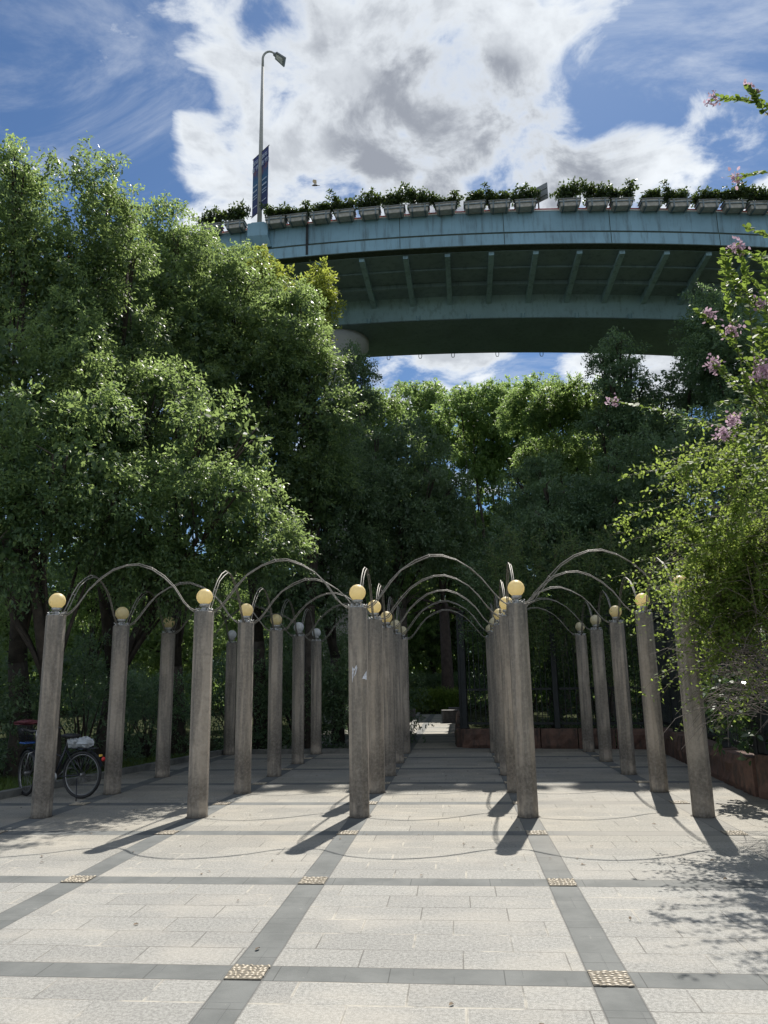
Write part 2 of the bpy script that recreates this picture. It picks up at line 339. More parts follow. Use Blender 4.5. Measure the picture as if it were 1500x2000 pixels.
class MB:
    def __init__(s): s.v = []; s.f = []; s.sm = []
    def add(s, vs, fs, smooth=False):
        k = len(s.v); s.v += [tuple(q) for q in vs]; s.f += [tuple(i + k for i in f) for f in fs]; s.sm += [smooth] * len(fs)
    def box(s, c, d, rz=0.0, taper=1.0, bev=0.0):
        hx, hy, hz = d[0] / 2, d[1] / 2, d[2] / 2
        ca, sa = math.cos(rz), math.sin(rz)
        if bev > 0:
            vs = []; fs = []
            rings = [(-hz, bev, taper), (-hz + bev, 0, taper), (hz - bev, 0, 1), (hz, bev, 1)]
            for z, ins, tp in rings:
                x_, y_ = hx * tp - ins, hy * tp - ins
                c_ = bev if ins == 0 else bev * .5
                for (px, py) in ((x_ - c_, y_), (x_, y_ - c_), (x_, -y_ + c_), (x_ - c_, -y_), (-x_ + c_, -y_), (-x_, -y_ + c_), (-x_, y_ - c_), (-x_ + c_, y_)):
                    vs.append((c[0] + px * ca - py * sa, c[1] + px * sa + py * ca, c[2] + z))
            for r_ in range(3):
                for i in range(8): j = (i + 1) % 8; fs.append((r_ * 8 + j, r_ * 8 + i, (r_ + 1) * 8 + i, (r_ + 1) * 8 + j))
            fs.append(tuple(range(8))); fs.append(tuple(reversed(range(24, 32))))
            s.add(vs, fs); return
        vs = []
        for z in (-hz, hz):
            tp = taper if z < 0 else 1
            for (px, py) in ((-hx, -hy), (hx, -hy), (hx, hy), (-hx, hy)):
                px *= tp; py *= tp
                vs.append((c[0] + px * ca - py * sa, c[1] + px * sa + py * ca, c[2] + z))
        s.add(vs, [(3, 2, 1, 0), (4, 5, 6, 7), (0, 1, 5, 4), (1, 2, 6, 5), (2, 3, 7, 6), (3, 0, 4, 7)])
    def tube(s, pts, rad, n=8, caps=True):
        pts = [Vector(p) for p in pts]; m_ = len(pts)
        rs = rad if hasattr(rad, '__len__') else [rad] * m_
        prev = None; vs = []; fs = []
        for i, p in enumerate(pts):
            tdir = (pts[min(i + 1, m_ - 1)] - pts[max(i - 1, 0)])
            if tdir.length < 1e-9: tdir = Vector((0, 0, 1))
            tdir.normalize()
            if prev is None:
                a = Vector((0, 0, 1)) if abs(tdir.z) < .9 else Vector((1, 0, 0))
                prev = tdir.cross(a).normalized()
            else:
                prev = (prev - tdir * prev.dot(tdir))
                prev = prev.normalized() if prev.length > 1e-6 else tdir.orthogonal().normalized()
            q = tdir.cross(prev)
            for k in range(n):
                a = 2 * math.pi * k / n; vs.append(p + (prev * math.cos(a) + q * math.sin(a)) * rs[i])
        for i in range(m_ - 1):
            for k in range(n):
                k2 = (k + 1) % n; fs.append((i * n + k, i * n + k2, (i + 1) * n + k2, (i + 1) * n + k))
        if caps: fs.append(tuple(reversed(range(n)))); fs.append(tuple(range((m_ - 1) * n, m_ * n)))
        s.add(vs, fs, True)
    def lathe(s, prof, n=24, c=(0, 0, 0), smooth=True):
        vs = []; fs = []
        for r_, z in prof:
            for k in range(n):
                a = 2 * math.pi * k / n; vs.append((c[0] + r_ * math.cos(a), c[1] + r_ * math.sin(a), c[2] + z))
        for i in range(len(prof) - 1):
            for k in range(n): k2 = (k + 1) % n; fs.append((i * n + k, i * n + k2, (i + 1) * n + k2, (i + 1) * n + k))
        fs.append(tuple(reversed(range(n)))); fs.append(tuple(range((len(prof) - 1) * n, len(prof) * n)))
        s.add(vs, fs, smooth)
    def torus(s, c, ax, Rr, r_, n=48, k=8):
        ax = Vector(ax).normalized(); a = ax.orthogonal().normalized(); b_ = ax.cross(a)
        pts = [Vector(c) + (a * math.cos(2 * math.pi * i / n) + b_ * math.sin(2 * math.pi * i / n)) * Rr for i in range(n)]
        vs = []; fs = []
        for i, p in enumerate(pts):
            o = (p - Vector(c)).normalized()
            for j in range(k):
                t_ = 2 * math.pi * j / k; vs.append(p + (o * math.cos(t_) + ax * math.sin(t_)) * r_)
        for i in range(n):
            for j in range(k): i2 = (i + 1) % n; j2 = (j + 1) % k; fs.append((i * k + j, i2 * k + j, i2 * k + j2, i * k + j2))
        s.add(vs, fs, True)
    def build(s, name, material, parent=None):
        me = bpy.data.meshes.new(name); me.from_pydata(s.v, [], s.f); me.materials.append(material)
        me.polygons.foreach_set('use_smooth', s.sm); me.update()
        return link(name, me, parent)

def leaf_mesh(name, P, Dr, N, L, Wd, tint, material, parent=None, hexa=False, fold=.12):
    """many leaf-sized faces: P base, Dr direction, N normal, L length, Wd width (numpy arrays)"""
    Dr = Dr / (np.linalg.norm(Dr, axis=1, keepdims=True) + 1e-9)
    Sd = np.cross(Dr, N); Sd /= (np.linalg.norm(Sd, axis=1, keepdims=True) + 1e-9); Nn = np.cross(Sd, Dr)
    L = L[:, None]; Wd = Wd[:, None]; n = len(P)
    if hexa:
        K = 6; rows = [P, P + Dr * L * .28 + Sd * Wd * .46 + Nn * Wd * fold, P + Dr * L * .68 + Sd * Wd * .40 + Nn * Wd * fold, P + Dr * L, P + Dr * L * .68 - Sd * Wd * .40 + Nn * Wd * fold, P + Dr * L * .28 - Sd * Wd * .46 + Nn * Wd * fold]
    else:
        K = 4; rows = [P, P + Dr * L * .45 + Sd * Wd * .5 + Nn * Wd * fold, P + Dr * L, P + Dr * L * .45 - Sd * Wd * .5 + Nn * Wd * fold]
    V = np.stack(rows, 1).reshape(-1, 3).astype(np.float32)
    me = bpy.data.meshes.new(name); me.vertices.add(n * K); me.vertices.foreach_set('co', V.ravel())
    me.loops.add(n * K); me.loops.foreach_set('vertex_index', np.arange(n * K, dtype=np.int32))
    me.polygons.add(n); me.polygons.foreach_set('loop_start', np.arange(0, n * K, K, dtype=np.int32))
    me.update(calc_edges=True)
    a = me.attributes.new('tint', 'FLOAT', 'FACE'); a.data.foreach_set('value', np.clip(tint, 0, 1).astype(np.float32))
    me.materials.append(material); me.update()
    return link(name, me, parent)

def unit(v): return v / (np.linalg.norm(v, axis=-1, keepdims=True) + 1e-9)
def sprays(rng, C, O, n, length, spread, droop, leafL, leafW, tint0, tvar=.25, upn=1.0):
    """C spray roots, O outward unit vectors -> leaf arrays"""
    m_ = len(C); A = unit(O * .8 + rng.normal(size=(m_, 3)) * .55 + np.array([0, 0, -droop]))
    tt = rng.random((m_, n, 1)) ** .8
    Pp = C[:, None] + A[:, None] * tt * length + np.array([0, 0, -1.]) * (tt ** 2) * length * droop * .7 + rng.normal(size=(m_, n, 3)) * spread
    Dd = A[:, None] * .55 + rng.normal(size=(m_, n, 3)) * .62 + np.array([0, 0, -droop * .8])
    Nn = rng.normal(size=(m_, n, 3)) * .55 + np.array([0, 0, upn]) + O[:, None] * .3
    Ll = leafL * (.65 + .6 * rng.random((m_, n))); Ww = leafW * (.7 + .5 * rng.random((m_, n)))
    T = tint0[:, None] + rng.normal(size=(m_, n)) * tvar + (tt[..., 0] - .5) * .25
    return Pp.reshape(-1, 3), Dd.reshape(-1, 3), Nn.reshape(-1, 3), Ll.ravel(), Ww.ravel(), T.ravel()

DENS, NLK = 2.7, 1.8
def tree(name, label, base, ells, seed, leaf='leaf', L=.10, dens=3.4, nl=24, lobe=(.65, 1.15), nlobes=None, trunk=.16, bark='bark', fork=2.2, group='trees around the plaza', droop=.35, spray=.42, cat='tree', limbs=14, inner=.18, spikes=5, keep_trunk=True):
    """tree > trunk, crown. ells: crown ellipsoids (cx, cy, cz, rx, ry, rz) in world metres"""
    rng = np.random.default_rng(seed); base = np.array(base, float)
    lob = []
    for e in ells:
        e = np.array(e, float); c = e[:3]; r3 = e[3:]
        area = 4 * math.pi * (((r3[0] * r3[1]) ** 1.6 + (r3[0] * r3[2]) ** 1.6 + (r3[1] * r3[2]) ** 1.6) / 3) ** (1 / 1.6)
        nn = int(nlobes or max(7, area / (lobe[1] ** 2 * 1.6)))
        k = 0; tries = 0
        while k < nn and tries < nn * 30:
            tries += 1
            dvec = unit(rng.normal(size=3)); rad = rng.uniform(.62, .98) if rng.random() > inner else rng.uniform(.1, .6)
            rr_ = rng.uniform(lobe[0] * .7, lobe[1]) * (.8 + .3 * (dvec[2] < .2))
            q = c + dvec * np.maximum(r3 - rr_ * .6, .15) * rad
            if any(np.linalg.norm(q - l[0]) < .62 * (rr_ + l[1]) * .9 for l in lob) and rng.random() < .8: continue
            lob.append((q, rr_)); k += 1
    for e in ells[:2]:
        for _ in range(spikes):
            a = rng.uniform(0, 6.28); f = rng.uniform(.1, .75); zt = math.sqrt(max(0, 1 - f * f))
            rr_ = rng.uniform(.30, .5) * lobe[1]; lob.append((np.array([e[0] + e[3] * f * math.cos(a), e[1] + e[4] * f * math.sin(a), e[2] + e[5] * zt + rng.uniform(-.1, .35)]), rr_))
    Cs, Os, Ts = [], [], []
    LC = np.array([l[0] for l in lob]); LR = np.array([l[1] for l in lob])
    for i, (q, rr_) in enumerate(lob):
        ns = int(dens * DENS * (1.25 if rr_ < .6 else 1) * 4 * math.pi * rr_ ** 2)
        o = unit(rng.normal(size=(ns, 3))); o = o[(o[:, 2] > -.45) | (rng.random(ns) < .45)]
        sq = np.array([1.0, 1.0, .82])
        c = q + o * sq * rr_ * rng.uniform(.72, 1.04, (len(o), 1)) + rng.normal(size=(len(o), 3)) * .05
        dd = np.linalg.norm(c[:, None] - LC[None], axis=2) / LR[None]; dd[:, i] = 9
        ins = dd.min(1) < .72
        keep = ~ins | (rng.random(len(o)) < .22)
        c, o = c[keep], o[keep]
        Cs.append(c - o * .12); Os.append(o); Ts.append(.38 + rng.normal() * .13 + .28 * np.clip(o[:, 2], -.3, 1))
    C = np.concatenate(Cs); ph = rng.uniform(0, 6, 6); q3 = C * 1.9
    nz = np.sin(q3[:, 0] * 1.3 + ph[0] + 1.2 * np.sin(q3[:, 2] * 1.1 + ph[1])) + np.sin(q3[:, 1] * 1.5 + ph[2] + np.sin(q3[:, 0] * .9 + ph[3])) + np.sin(q3[:, 2] * 2.1 + ph[4] + 1.3 * np.sin(q3[:, 1] * 1.2 + ph[5]))
    kp = (nz > -.35) | (rng.random(len(C)) < .22); Cs = [C[kp]]; Os = [np.concatenate(Os)[kp]]; Ts = [np.concatenate(Ts)[kp]]
    C = np.concatenate(Cs) - base; O = np.concatenate(Os); T = np.concatenate(Ts)
    root = empty(name, tuple(base)); tag(root, label, cat, group)
    if keep_trunk:
        mb = MB(); rnd_ = random.Random(seed); ctr = np.mean([e[:3] for e in ells], axis=0) - base
        fk = Vector((ctr[0] * .12 + rnd_.uniform(-.1, .1), ctr[1] * .12, fork))
        mb.tube([(0, 0, -.3), (rnd_.uniform(-.04, .04), 0, fork * .4), fk], [trunk * 1.25, trunk, trunk * .85], 10)
        top = Vector((ctr[0], ctr[1], ctr[2])) if len(ells) else fk
        hi = Vector(ells[0][:3]) - Vector(base) + Vector((0, 0, ells[0][5] * .2))
        mb.tube([fk, fk.lerp(top, .5) + Vector((rnd_.uniform(-.3, .3), rnd_.uniform(-.3, .3), 0)), top, hi], [trunk * .84, trunk * .45, trunk * .22, .01], 8)
        pick = rnd_.sample(range(len(lob)), min(limbs, len(lob)))
        for j, i in enumerate(pick):
            q = Vector(lob[i][0] - base); st = fk.lerp(top, rnd_.uniform(0, .8)); st = st if j % 3 else fk
            md = st.lerp(q, .5) + Vector((rnd_.uniform(-.25, .25), rnd_.uniform(-.25, .25), rnd_.uniform(-.1, .4)))
            mb.tube([st, st.lerp(md, .5) + Vector((0, 0, .1)), md, q], [trunk * .3, trunk * .2, trunk * .12, .008], 6)
            for s_ in range(3):
                e2 = q + Vector((rnd_.uniform(-1, 1), rnd_.uniform(-1, 1), rnd_.uniform(-.3, .9))) * lob[i][1] * .8
                mb.tube([md.lerp(q, .5), q.lerp(e2, .4), e2], [.03, .018, .006], 5)
        mb.build('trunk', M[bark], root)
    A = sprays(rng, C, O, int(nl * NLK), spray, .06, droop, L * .98, L * .98 * .44, T)
    # larger leaves fill the inside of every leaf clump
    Bs = []
    for (q, rr_) in lob:
        k = int(110 * rr_ ** 2 * (.12 / L)); o = unit(rng.normal(size=(k, 3))); Bs.append(q - base + o * rr_ * np.array([1, 1, .8]) * (.15 + .62 * rng.random((k, 1)) ** .6))
    Bp = np.concatenate(Bs); k = len(Bp)
    A = [np.concatenate(z) for z in zip(A, (Bp, rng.normal(size=(k, 3)), rng.normal(size=(k, 3)), L * 1.75 * (.7 + .6 * rng.random(k)), L * 1.0 * np.ones(k), .25 + .15 * rng.normal(size=k)))]
    leaf_mesh('crown', *A, M[leaf], root)
    return root

# ------------------------------------------------------------------ the ground
def sheet(name, pts, z, material, kind='structure'):
    mb = MB(); mb.add([(x, y, z) for x, y in pts], [tuple(range(len(pts)))]); o = mb.build(name, material); o['kind'] = kind; return o
sheet('ground', [(-400, -400), (400, -400), (400, 600), (-400, 600)], -.06, M['ground'])
plaza = sheet('plaza', [(-14, -8), (12, -8), (9, 4), (4.05, 11.0), (4.5, 18.2), (.12, 19.05), (.1, 36.8), (-4.5, 36.8), (-4.5, 17.75), (-5.4, 17.75), (-6.7, 11.0), (-14, 9.2)], 0, M['plaza'])
# pebble squares where the bands cross
rnd_ = random.Random(4)
def pebble_inset():
    mb = MB(); mb.box((0, 0, .0), (.21, .21, .008))
    mo = mb.build('pebble_inset', M['mortar'])
    pb = MB(); tints = []
    for i in range(7):
        for j in range(6):
            x = -.092 + i * .0305 + rnd_.uniform(-.006, .006) + (j % 2) * .006; y = -.088 + j * .035 + rnd_.uniform(-.006, .006)
            a = rnd_.uniform(-.7, .7) + math.pi / 2; l = rnd_.uniform(.015, .021); w_ = rnd_.uniform(.008, .012); h = rnd_.uniform(.004, .007)
            vs = []; K = 8
            for rr_, zf in ((1, 0), (.88, .55), (.5, .92)):
                for k in range(K):
                    t_ = 2 * math.pi * k / K; ex, ey = l * rr_ * math.cos(t_), w_ * rr_ * math.sin(t_)
                    vs.append((x + ex * math.cos(a) - ey * math.sin(a), y + ex * math.sin(a) + ey * math.cos(a), .004 + h * zf))
            fs = [(r_ * K + k, r_ * K + (k + 1) % K, (r_ + 1) * K + (k + 1) % K, (r_ + 1) * K + k) for r_ in range(2) for k in range(K)] + [tuple(range(2 * K, 3 * K))]
            pb.add(vs, fs, True); tints += [rnd_.random()] * len(fs)
    po = pb.build('pebbles', M['pebble'], mo)
    at_ = po.data.attributes.new('tint', 'FLOAT', 'FACE'); at_.data.foreach_set('value', tints)
    return mo
pi0 = pebble_inset(); first = True
for i in range(-2, 3):
    for j in range(-1, 7):
        if (i == 2 and j > 6) or (i == -2 and j > 3): continue
        o = pi0 if first else copy_tree(pi0); first = False
        o.parent = plaza; o.location = (GX + G * i, GY + G * j, .003); o.rotation_euler = (0, 0, math.pi * .5 * ((i * 3 + j) % 4))

# ------------------------------------------------------------------ lamp columns
CH = 2.5
def column_proto():
    root = empty('lamp_column')
    mb = MB(); n = 8; r_ = .117 / math.cos(math.pi / 8); prof = [(0, 1.0), (.02, 1.0), (CH - .012, 1.0), (CH, .93)]
    vs = []; fs = []
    for z, k in prof:
        for i in range(n):
            for e in (-.11, 0, .11):
                a = 2 * math.pi * (i + .5 + e * .9) / n; q = 1.0 if e == 0 else math.cos(math.pi / 8) / math.cos(math.pi / 8 - abs(e) * .9 * 2 * math.pi / 8)
                vs.append((r_ * k * q * math.cos(a) * (.985 if e == 0 else 1), r_ * k * q * math.sin(a) * (.985 if e == 0 else 1), z))
    K = n * 3
    for j in range(len(prof) - 1):
        for i in range(K): i2 = (i + 1) % K; fs.append((j * K + i, j * K + i2, (j + 1) * K + i2, (j + 1) * K + i))
    fs.append(tuple(range((len(prof) - 1) * K, len(prof) * K)))
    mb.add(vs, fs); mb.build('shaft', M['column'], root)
    mb = MB(); K2 = 24; rg_ = random.Random(2); vs = [(0, 0, .006)] + [((.128 + rg_.uniform(.0, .022)) * math.cos(2 * math.pi * k / K2), (.128 + rg_.uniform(.0, .022)) * math.sin(2 * math.pi * k / K2), .003) for k in range(K2)]
    mb.add(vs, [(0, k + 1, (k + 1) % K2 + 1) for k in range(K2)]); mb.build('mortar_bed', M['grime'], root)
    mb = MB(); mb.box((0, 0, CH + .005), (.17, .17, .01)); mb.lathe([(.055, .01), (.055, .022), (.03, .025), (.026, .055), (.045, .06), (.062, .07), (.066, .098), (.05, .10)], 20, (0, 0, CH))
    for sx in (-1, 1):
        for sy in (-1, 1): mb.tube([(sx * .065, sy * .065, CH), (sx * .065, sy * .065, CH + .045)], .008, 6); mb.lathe([(.014, .01), (.014, .022)], 6, (sx * .065, sy * .065, CH))
    for k in range(4):
        a = k * math.pi / 2; pts = [(math.cos(a) * (.05 + .018 * i), math.sin(a) * (.05 + .018 * i), CH + .015 + .03 * math.sin(i * 1.1) ** 2) for i in range(5)]
        mb.tube(pts, .007, 5)
    mb.build('lamp_base', M['lamp_metal'], root)
    mb = MB(); Rg = .105; pr = [(Rg * math.cos(a), Rg * math.sin(a)) for a in [R(-58 + 148 * i / 16) for i in range(17)]]; pr[-1] = (.001, Rg)
    mb.lathe(pr, 28, (0, 0, 0)); g = mb.build('globe', M['globe'], root); g.location = (0, 0, CH + .10 + .0895)
    return root, g
colp, globe0 = column_proto()
gm = {}
for k in ('globe_cream', 'globe_white'):
    me = globe0.data.copy(); me.materials.clear(); me.materials.append(M[k]); gm[k] = me
ROWS = ['front row', 'second row', 'third row', 'fourth row', 'back row']
CW = ['leftmost', 'second from left', 'middle', 'fourth from left', 'rightmost']
extra = {(0, 0): 'pale weathered concrete lamp column beside the bicycles, leftmost in the front row', (2, 0): 'weathered concrete lamp column with torn white sticker, middle of the front row',
         (4, 0): 'concrete lamp column draped by the overhanging leafy canes, rightmost in the front row', (1, 0): 'concrete lamp column with dark stained foot, second from left in the front row',
         (3, 0): 'grey streaked concrete lamp column right of the arched walkway, fourth from left in front row'}
cols = {}
for r_ in range(5):
    for c_ in range(5):
        o = colp if (r_ == 0 and c_ == 0) else copy_tree(colp)
        o.location = (GX + G * (c_ - 2), GY + G * (2.5 + r_), 0); o.rotation_euler = (0, 0, (math.pi / 4) * ((c_ * 5 + r_ * 3) % 8) + rnd_.uniform(-.05, .05))
        white = r_ >= 3 and c_ < 2; cream = r_ >= 3 and c_ >= 2
        gtxt = 'white' if white else ('cream' if cream else 'yellow')
        tag(o, extra.get((c_, r_), 'concrete column with %s globe lamp, %s in the %s' % (gtxt, CW[c_], ROWS[r_])), 'lamp column', 'lamp columns in rows on the plaza')
        if white or cream:
            for ch in o.children:
                if ch.name.startswith('globe'): ch.data = gm['globe_white' if white else 'globe_cream']
        cols[(c_, r_)] = o
# torn sticker on the middle front column (thin paper on its shaft)
cc = cols[(2, 0)]; rot = cc.rotation_euler[2]
def on_face(px, py):      # point on the camera-side face of that column
    p = at(px, py, GY + 5.0 - .1185); return (p.x - cc.location.x, p.y - cc.location.y, p.z)
mb = MB()
for poly in ([(707, 1326), (711, 1318), (716, 1310), (716, 1328), (712, 1326)], [(688, 1302), (691, 1306), (690, 1322), (688, 1334)], [(691, 1308), (696, 1299), (698, 1304), (695, 1316), (691, 1322), (694, 1311), (695, 1305), (692, 1310)]):
    vs = [on_face(*q) for q in poly]; n = len(vs); vs2 = [(a, b_ - .0015, c) for a, b_, c in vs]
    mb.add(vs + vs2, [tuple(range(n, 2 * n))] + [(i, (i + 1) % n, n + (i + 1) % n, n + i) for i in range(n)])
st = mb.build('torn_sticker', M['sticker'], cc); st.rotation_euler = (0, 0, -rot)

# ------------------------------------------------------------------ metal arches between the column tops
def arch_proto(seed):
    rg = random.Random(seed); mb = MB()
    prof = [(.075, .012), (.14, .018), (.20, .055), (.28, .145), (.42, .335), (.56, .48), (.74, .59), (.92, .65)]
    prof = prof + [(2 - x, h) for x, h in reversed(prof)]
    a = [(x + rg.uniform(-.008, .008), .008 + .006 * math.sin(x * 1.57) , h + rg.uniform(-.006, .006)) for x, h in prof]
    b_ = [(x + .01 + rg.uniform(-.01, .01), -.007 - .007 * math.sin(x * 1.57 + .3), h - .022 + rg.uniform(-.007, .005)) for x, h in prof]
    b_[0] = (.075, -.01, .012); b_[-1] = (1.925, -.01, .012)
    mb.tube(a, .0088, 6); mb.tube(b_, .0072, 6)
    for i in (4, 7, 9, 12):
        p, q = Vector(a[i]), Vector(b_[i]); mb.tube([p + (p - q) * .3, q - (p - q) * .3], .006, 6)
    return mb
arch_me = []
for s_ in range(4):
    o = arch_proto(s_).build('metal_arch', M['steel']); arch_me.append(o.data); bpy.data.objects.remove(o)
NW = ['first', 'second', 'third', 'fourth', 'fifth']
for r_ in range(5):
    for c_ in range(4):
        o = link('metal_arch', arch_me[(r_ + c_) % 4]); o.location = (GX + G * (c_ - 2), GY + G * (2.5 + r_), CH); o.rotation_euler = (rnd_.uniform(-.05, .05), 0, 0)
        tag(o, 'thin twin-rod metal arch across from the %s to the %s column of the %s' % (NW[c_], NW[c_ + 1], ROWS[r_]), 'metal arch', 'metal arches over the lamp columns')
for r_ in range(4):
    for c_ in range(5):
        o = link('metal_arch', arch_me[(r_ * 2 + c_ + 1) % 4]); o.location = (GX + G * (c_ - 2), GY + G * (2.5 + r_), CH); o.rotation_euler = (0, rnd_.uniform(-.02, .02) * 0, math.pi / 2)
        tag(o, 'metal arch running back from %s to %s, %s column line' % (ROWS[r_], ROWS[r_ + 1], CW[c_]), 'metal arch', 'metal arches over the lamp columns')

# ------------------------------------------------------------------ the elevated road
def bY(x): return 26 + (x - 2) ** 2 / 240
def bZ(x): return -.033 * x - .0020 * x * x
def bN(x):
    d = Vector((-(x - 2) / 120, 1, 0)); return d.normalized()
def bp_(x, n, z):
    q = bN(x); return (x + q.x * n, bY(x) + q.y * n, z + bZ(x))
overpass = empty('overpass', (2, 26, 0)); tag(overpass, 'blue-green painted elevated road curving across above the trees', 'overpass')
OFF = Vector((2, 26, 0))
def sweep(name, prof, material, x0=-20, x1=26, n=70, closed=True, parent=overpass):
    mb = MB(); vs = []; K = len(prof)
    for i in range(n + 1):
        x = x0 + (x1 - x0) * i / n
        for (a, z) in prof: vs.append(Vector(bp_(x, a, z)) - OFF)
    fs = []
    for i in range(n):
        for k in range(K if closed else K - 1): k2 = (k + 1) % K; fs.append((i * K + k, i * K + k2, (i + 1) * K + k2, (i + 1) * K + k))
    fs.append(tuple(range(K))); fs.append(tuple(reversed(range(n * K, n * K + K))))
    mb.add(vs, fs); return mb.build(name, material, parent)
sweep('parapet', [(0, 18.80), (0, 17.975), (.22, 17.975), (.22, 18.80)], M['bridge'])
sweep('fascia_joint', [(.012, 17.972), (.012, 17.875), (.3, 17.875), (.3, 17.972)], M['moss'])
sweep('fascia', [(-.05, 17.872), (-.05, 17.43), (.26, 17.43), (.26, 17.872)], M['bridge'])
sweep('fascia_drip', [(-.055, 17.427), (-.055, 17.39), (.28, 17.37), (.28, 17.427)], M['moss'])
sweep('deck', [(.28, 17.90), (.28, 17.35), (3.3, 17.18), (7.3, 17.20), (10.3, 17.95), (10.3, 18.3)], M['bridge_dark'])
sweep('stiffener', [(2.25, 17.22), (2.25, 17.06), (2.42, 17.06), (2.42, 17.22)], M['bridge_dark'])
sweep('stiffener', [(1.25, 17.28), (1.25, 17.21), (1.4, 17.21), (1.4, 17.28)], M['bridge_dark'])
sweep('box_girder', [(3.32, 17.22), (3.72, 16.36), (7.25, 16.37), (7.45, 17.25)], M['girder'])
M['bridge_under'] = bridge_mat('shaded girder underside', (.17, .25, .30), .3)  # girder paint darkened: underside shade and blue bounce put into the colour
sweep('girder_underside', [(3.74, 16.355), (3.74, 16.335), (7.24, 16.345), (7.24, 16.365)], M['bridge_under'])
sweep('far_parapet', [(10.3, 19.35), (10.3, 17.97), (10.5, 17.97), (10.5, 19.35)], M['bridge'])
sweep('guard_rail', [(.02, 18.93), (.02, 18.86), (.10, 18.86), (.10, 18.93)], M['redrail'])
sweep('white_coping', [(-.02, 18.855), (-.02, 18.803), (.24, 18.803), (.24, 18.855)], M['whitestrip'])
for px in (617, 703, 790, 873, 960, 1048, 1135, 1220, 1310, 1395, 1480, 1565, 1650, 1735):
    x = at(px, 480, 26).x
    mb = MB(); vs = []
    for s_ in (-.1, .1):
        for (a, z) in ((.285, 17.33), (.285, 17.20), (3.5, 16.86), (3.36, 17.16)):
            p = Vector(bp_(x, a, z)) - OFF; vs.append(p + Vector((s_, 0, 0)))
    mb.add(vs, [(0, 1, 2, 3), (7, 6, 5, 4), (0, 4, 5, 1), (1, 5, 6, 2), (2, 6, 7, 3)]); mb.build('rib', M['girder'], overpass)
# U-shaped hangers along the girder
for base_px, a, z, py in ([(q, 3.70, 16.5, 614) for q in (712, 812, 913, 1023, 1132, 1240, 1348)] + [(q, 7.27, 16.36, 690) for q in (746, 812, 880, 972, 1064, 1158)]):
    x = at(base_px, py, 26 + a).x; p = Vector(bp_(x, a - .03, z)) - OFF; mb = MB()
    q = [p + Vector((-.07, 0, .12)), p + Vector((-.07, -.02, -.12)), p + Vector((-.045, -.02, -.2)), p + Vector((.045, -.02, -.2)), p + Vector((.07, -.02, -.12)), p + Vector((.07, 0, .12))]
    mb.tube(q, .016, 6); mb.build('hanger', M['bridge'], overpass)
# expansion joint, lamp plinth
xj = at(598, 470, 26).x
mb = MB(); p = Vector(bp_(xj, -.03, 18.15)) - OFF; mb.box(p + Vector((0, .02, 0)), (.09, .12, 1.34)); mb.build('expansion_joint', M['dark'], overpass)
xl = at(502, 443, 26).x
mb = MB(); p = Vector(bp_(xl, 0, 0)) - OFF; zb = bZ(xl) + OFF.z
def plinth(z0, z1, w0, w1, d0, d1):
    vs = [(p.x - w0, p.y - d0, z0), (p.x + w0, p.y - d0, z0), (p.x + w0, p.y + .3, z0), (p.x - w0, p.y + .3, z0), (p.x - w1, p.y - d1, z1), (p.x + w1, p.y - d1, z1), (p.x + w1, p.y + .3, z1), (p.x - w1, p.y + .3, z1)]
    mb.add(vs, [(3, 2, 1, 0), (4, 5, 6, 7), (0, 1, 5, 4), (1, 2, 6, 5), (2, 3, 7, 6), (3, 0, 4, 7)])
zt = bZ(xl)
plinth(zt + 17.98, zt + 18.38, .52, .40, .10, .28); plinth(zt + 18.38, zt + 18.92, .40, .40, .28, .28); plinth(zt + 18.92, zt + 18.98, .30, .24, .26, .24)
mb.build('lamp_plinth', M['bridge'], overpass)
# vertical seams between the cast panels of the parapet
for k in range(9):
    xx = xj - 12 + k * 3.9
    if abs(xx - xj) < .5 or abs(xx - xl) < .8: continue
    mb = MB(); p = Vector(bp_(xx, -.001, 18.39)) - OFF; mb.box(p, (.022, .012, .82)); p = Vector(bp_(xx, -.051, 17.65)) - OFF; mb.box(p, (.022, .012, .43)); mb.build('panel_seam', M['moss'], overpass)
# piers
for px, Yp in ((664, 31.5), (1900, 31.5), (-500, 31.5)):
    x = at(px, 680, Yp).x; mb = MB(); zt2 = 16.33 + bZ(x)
    mb.lathe([(.75, -.2), (.75, zt2 - 1.6), (.95, zt2 - .9), (1.3, zt2 - .35), (1.3, zt2)], 28, (x - 2, Yp - 26, 0)); mb.build('pier', M['pier'], overpass)

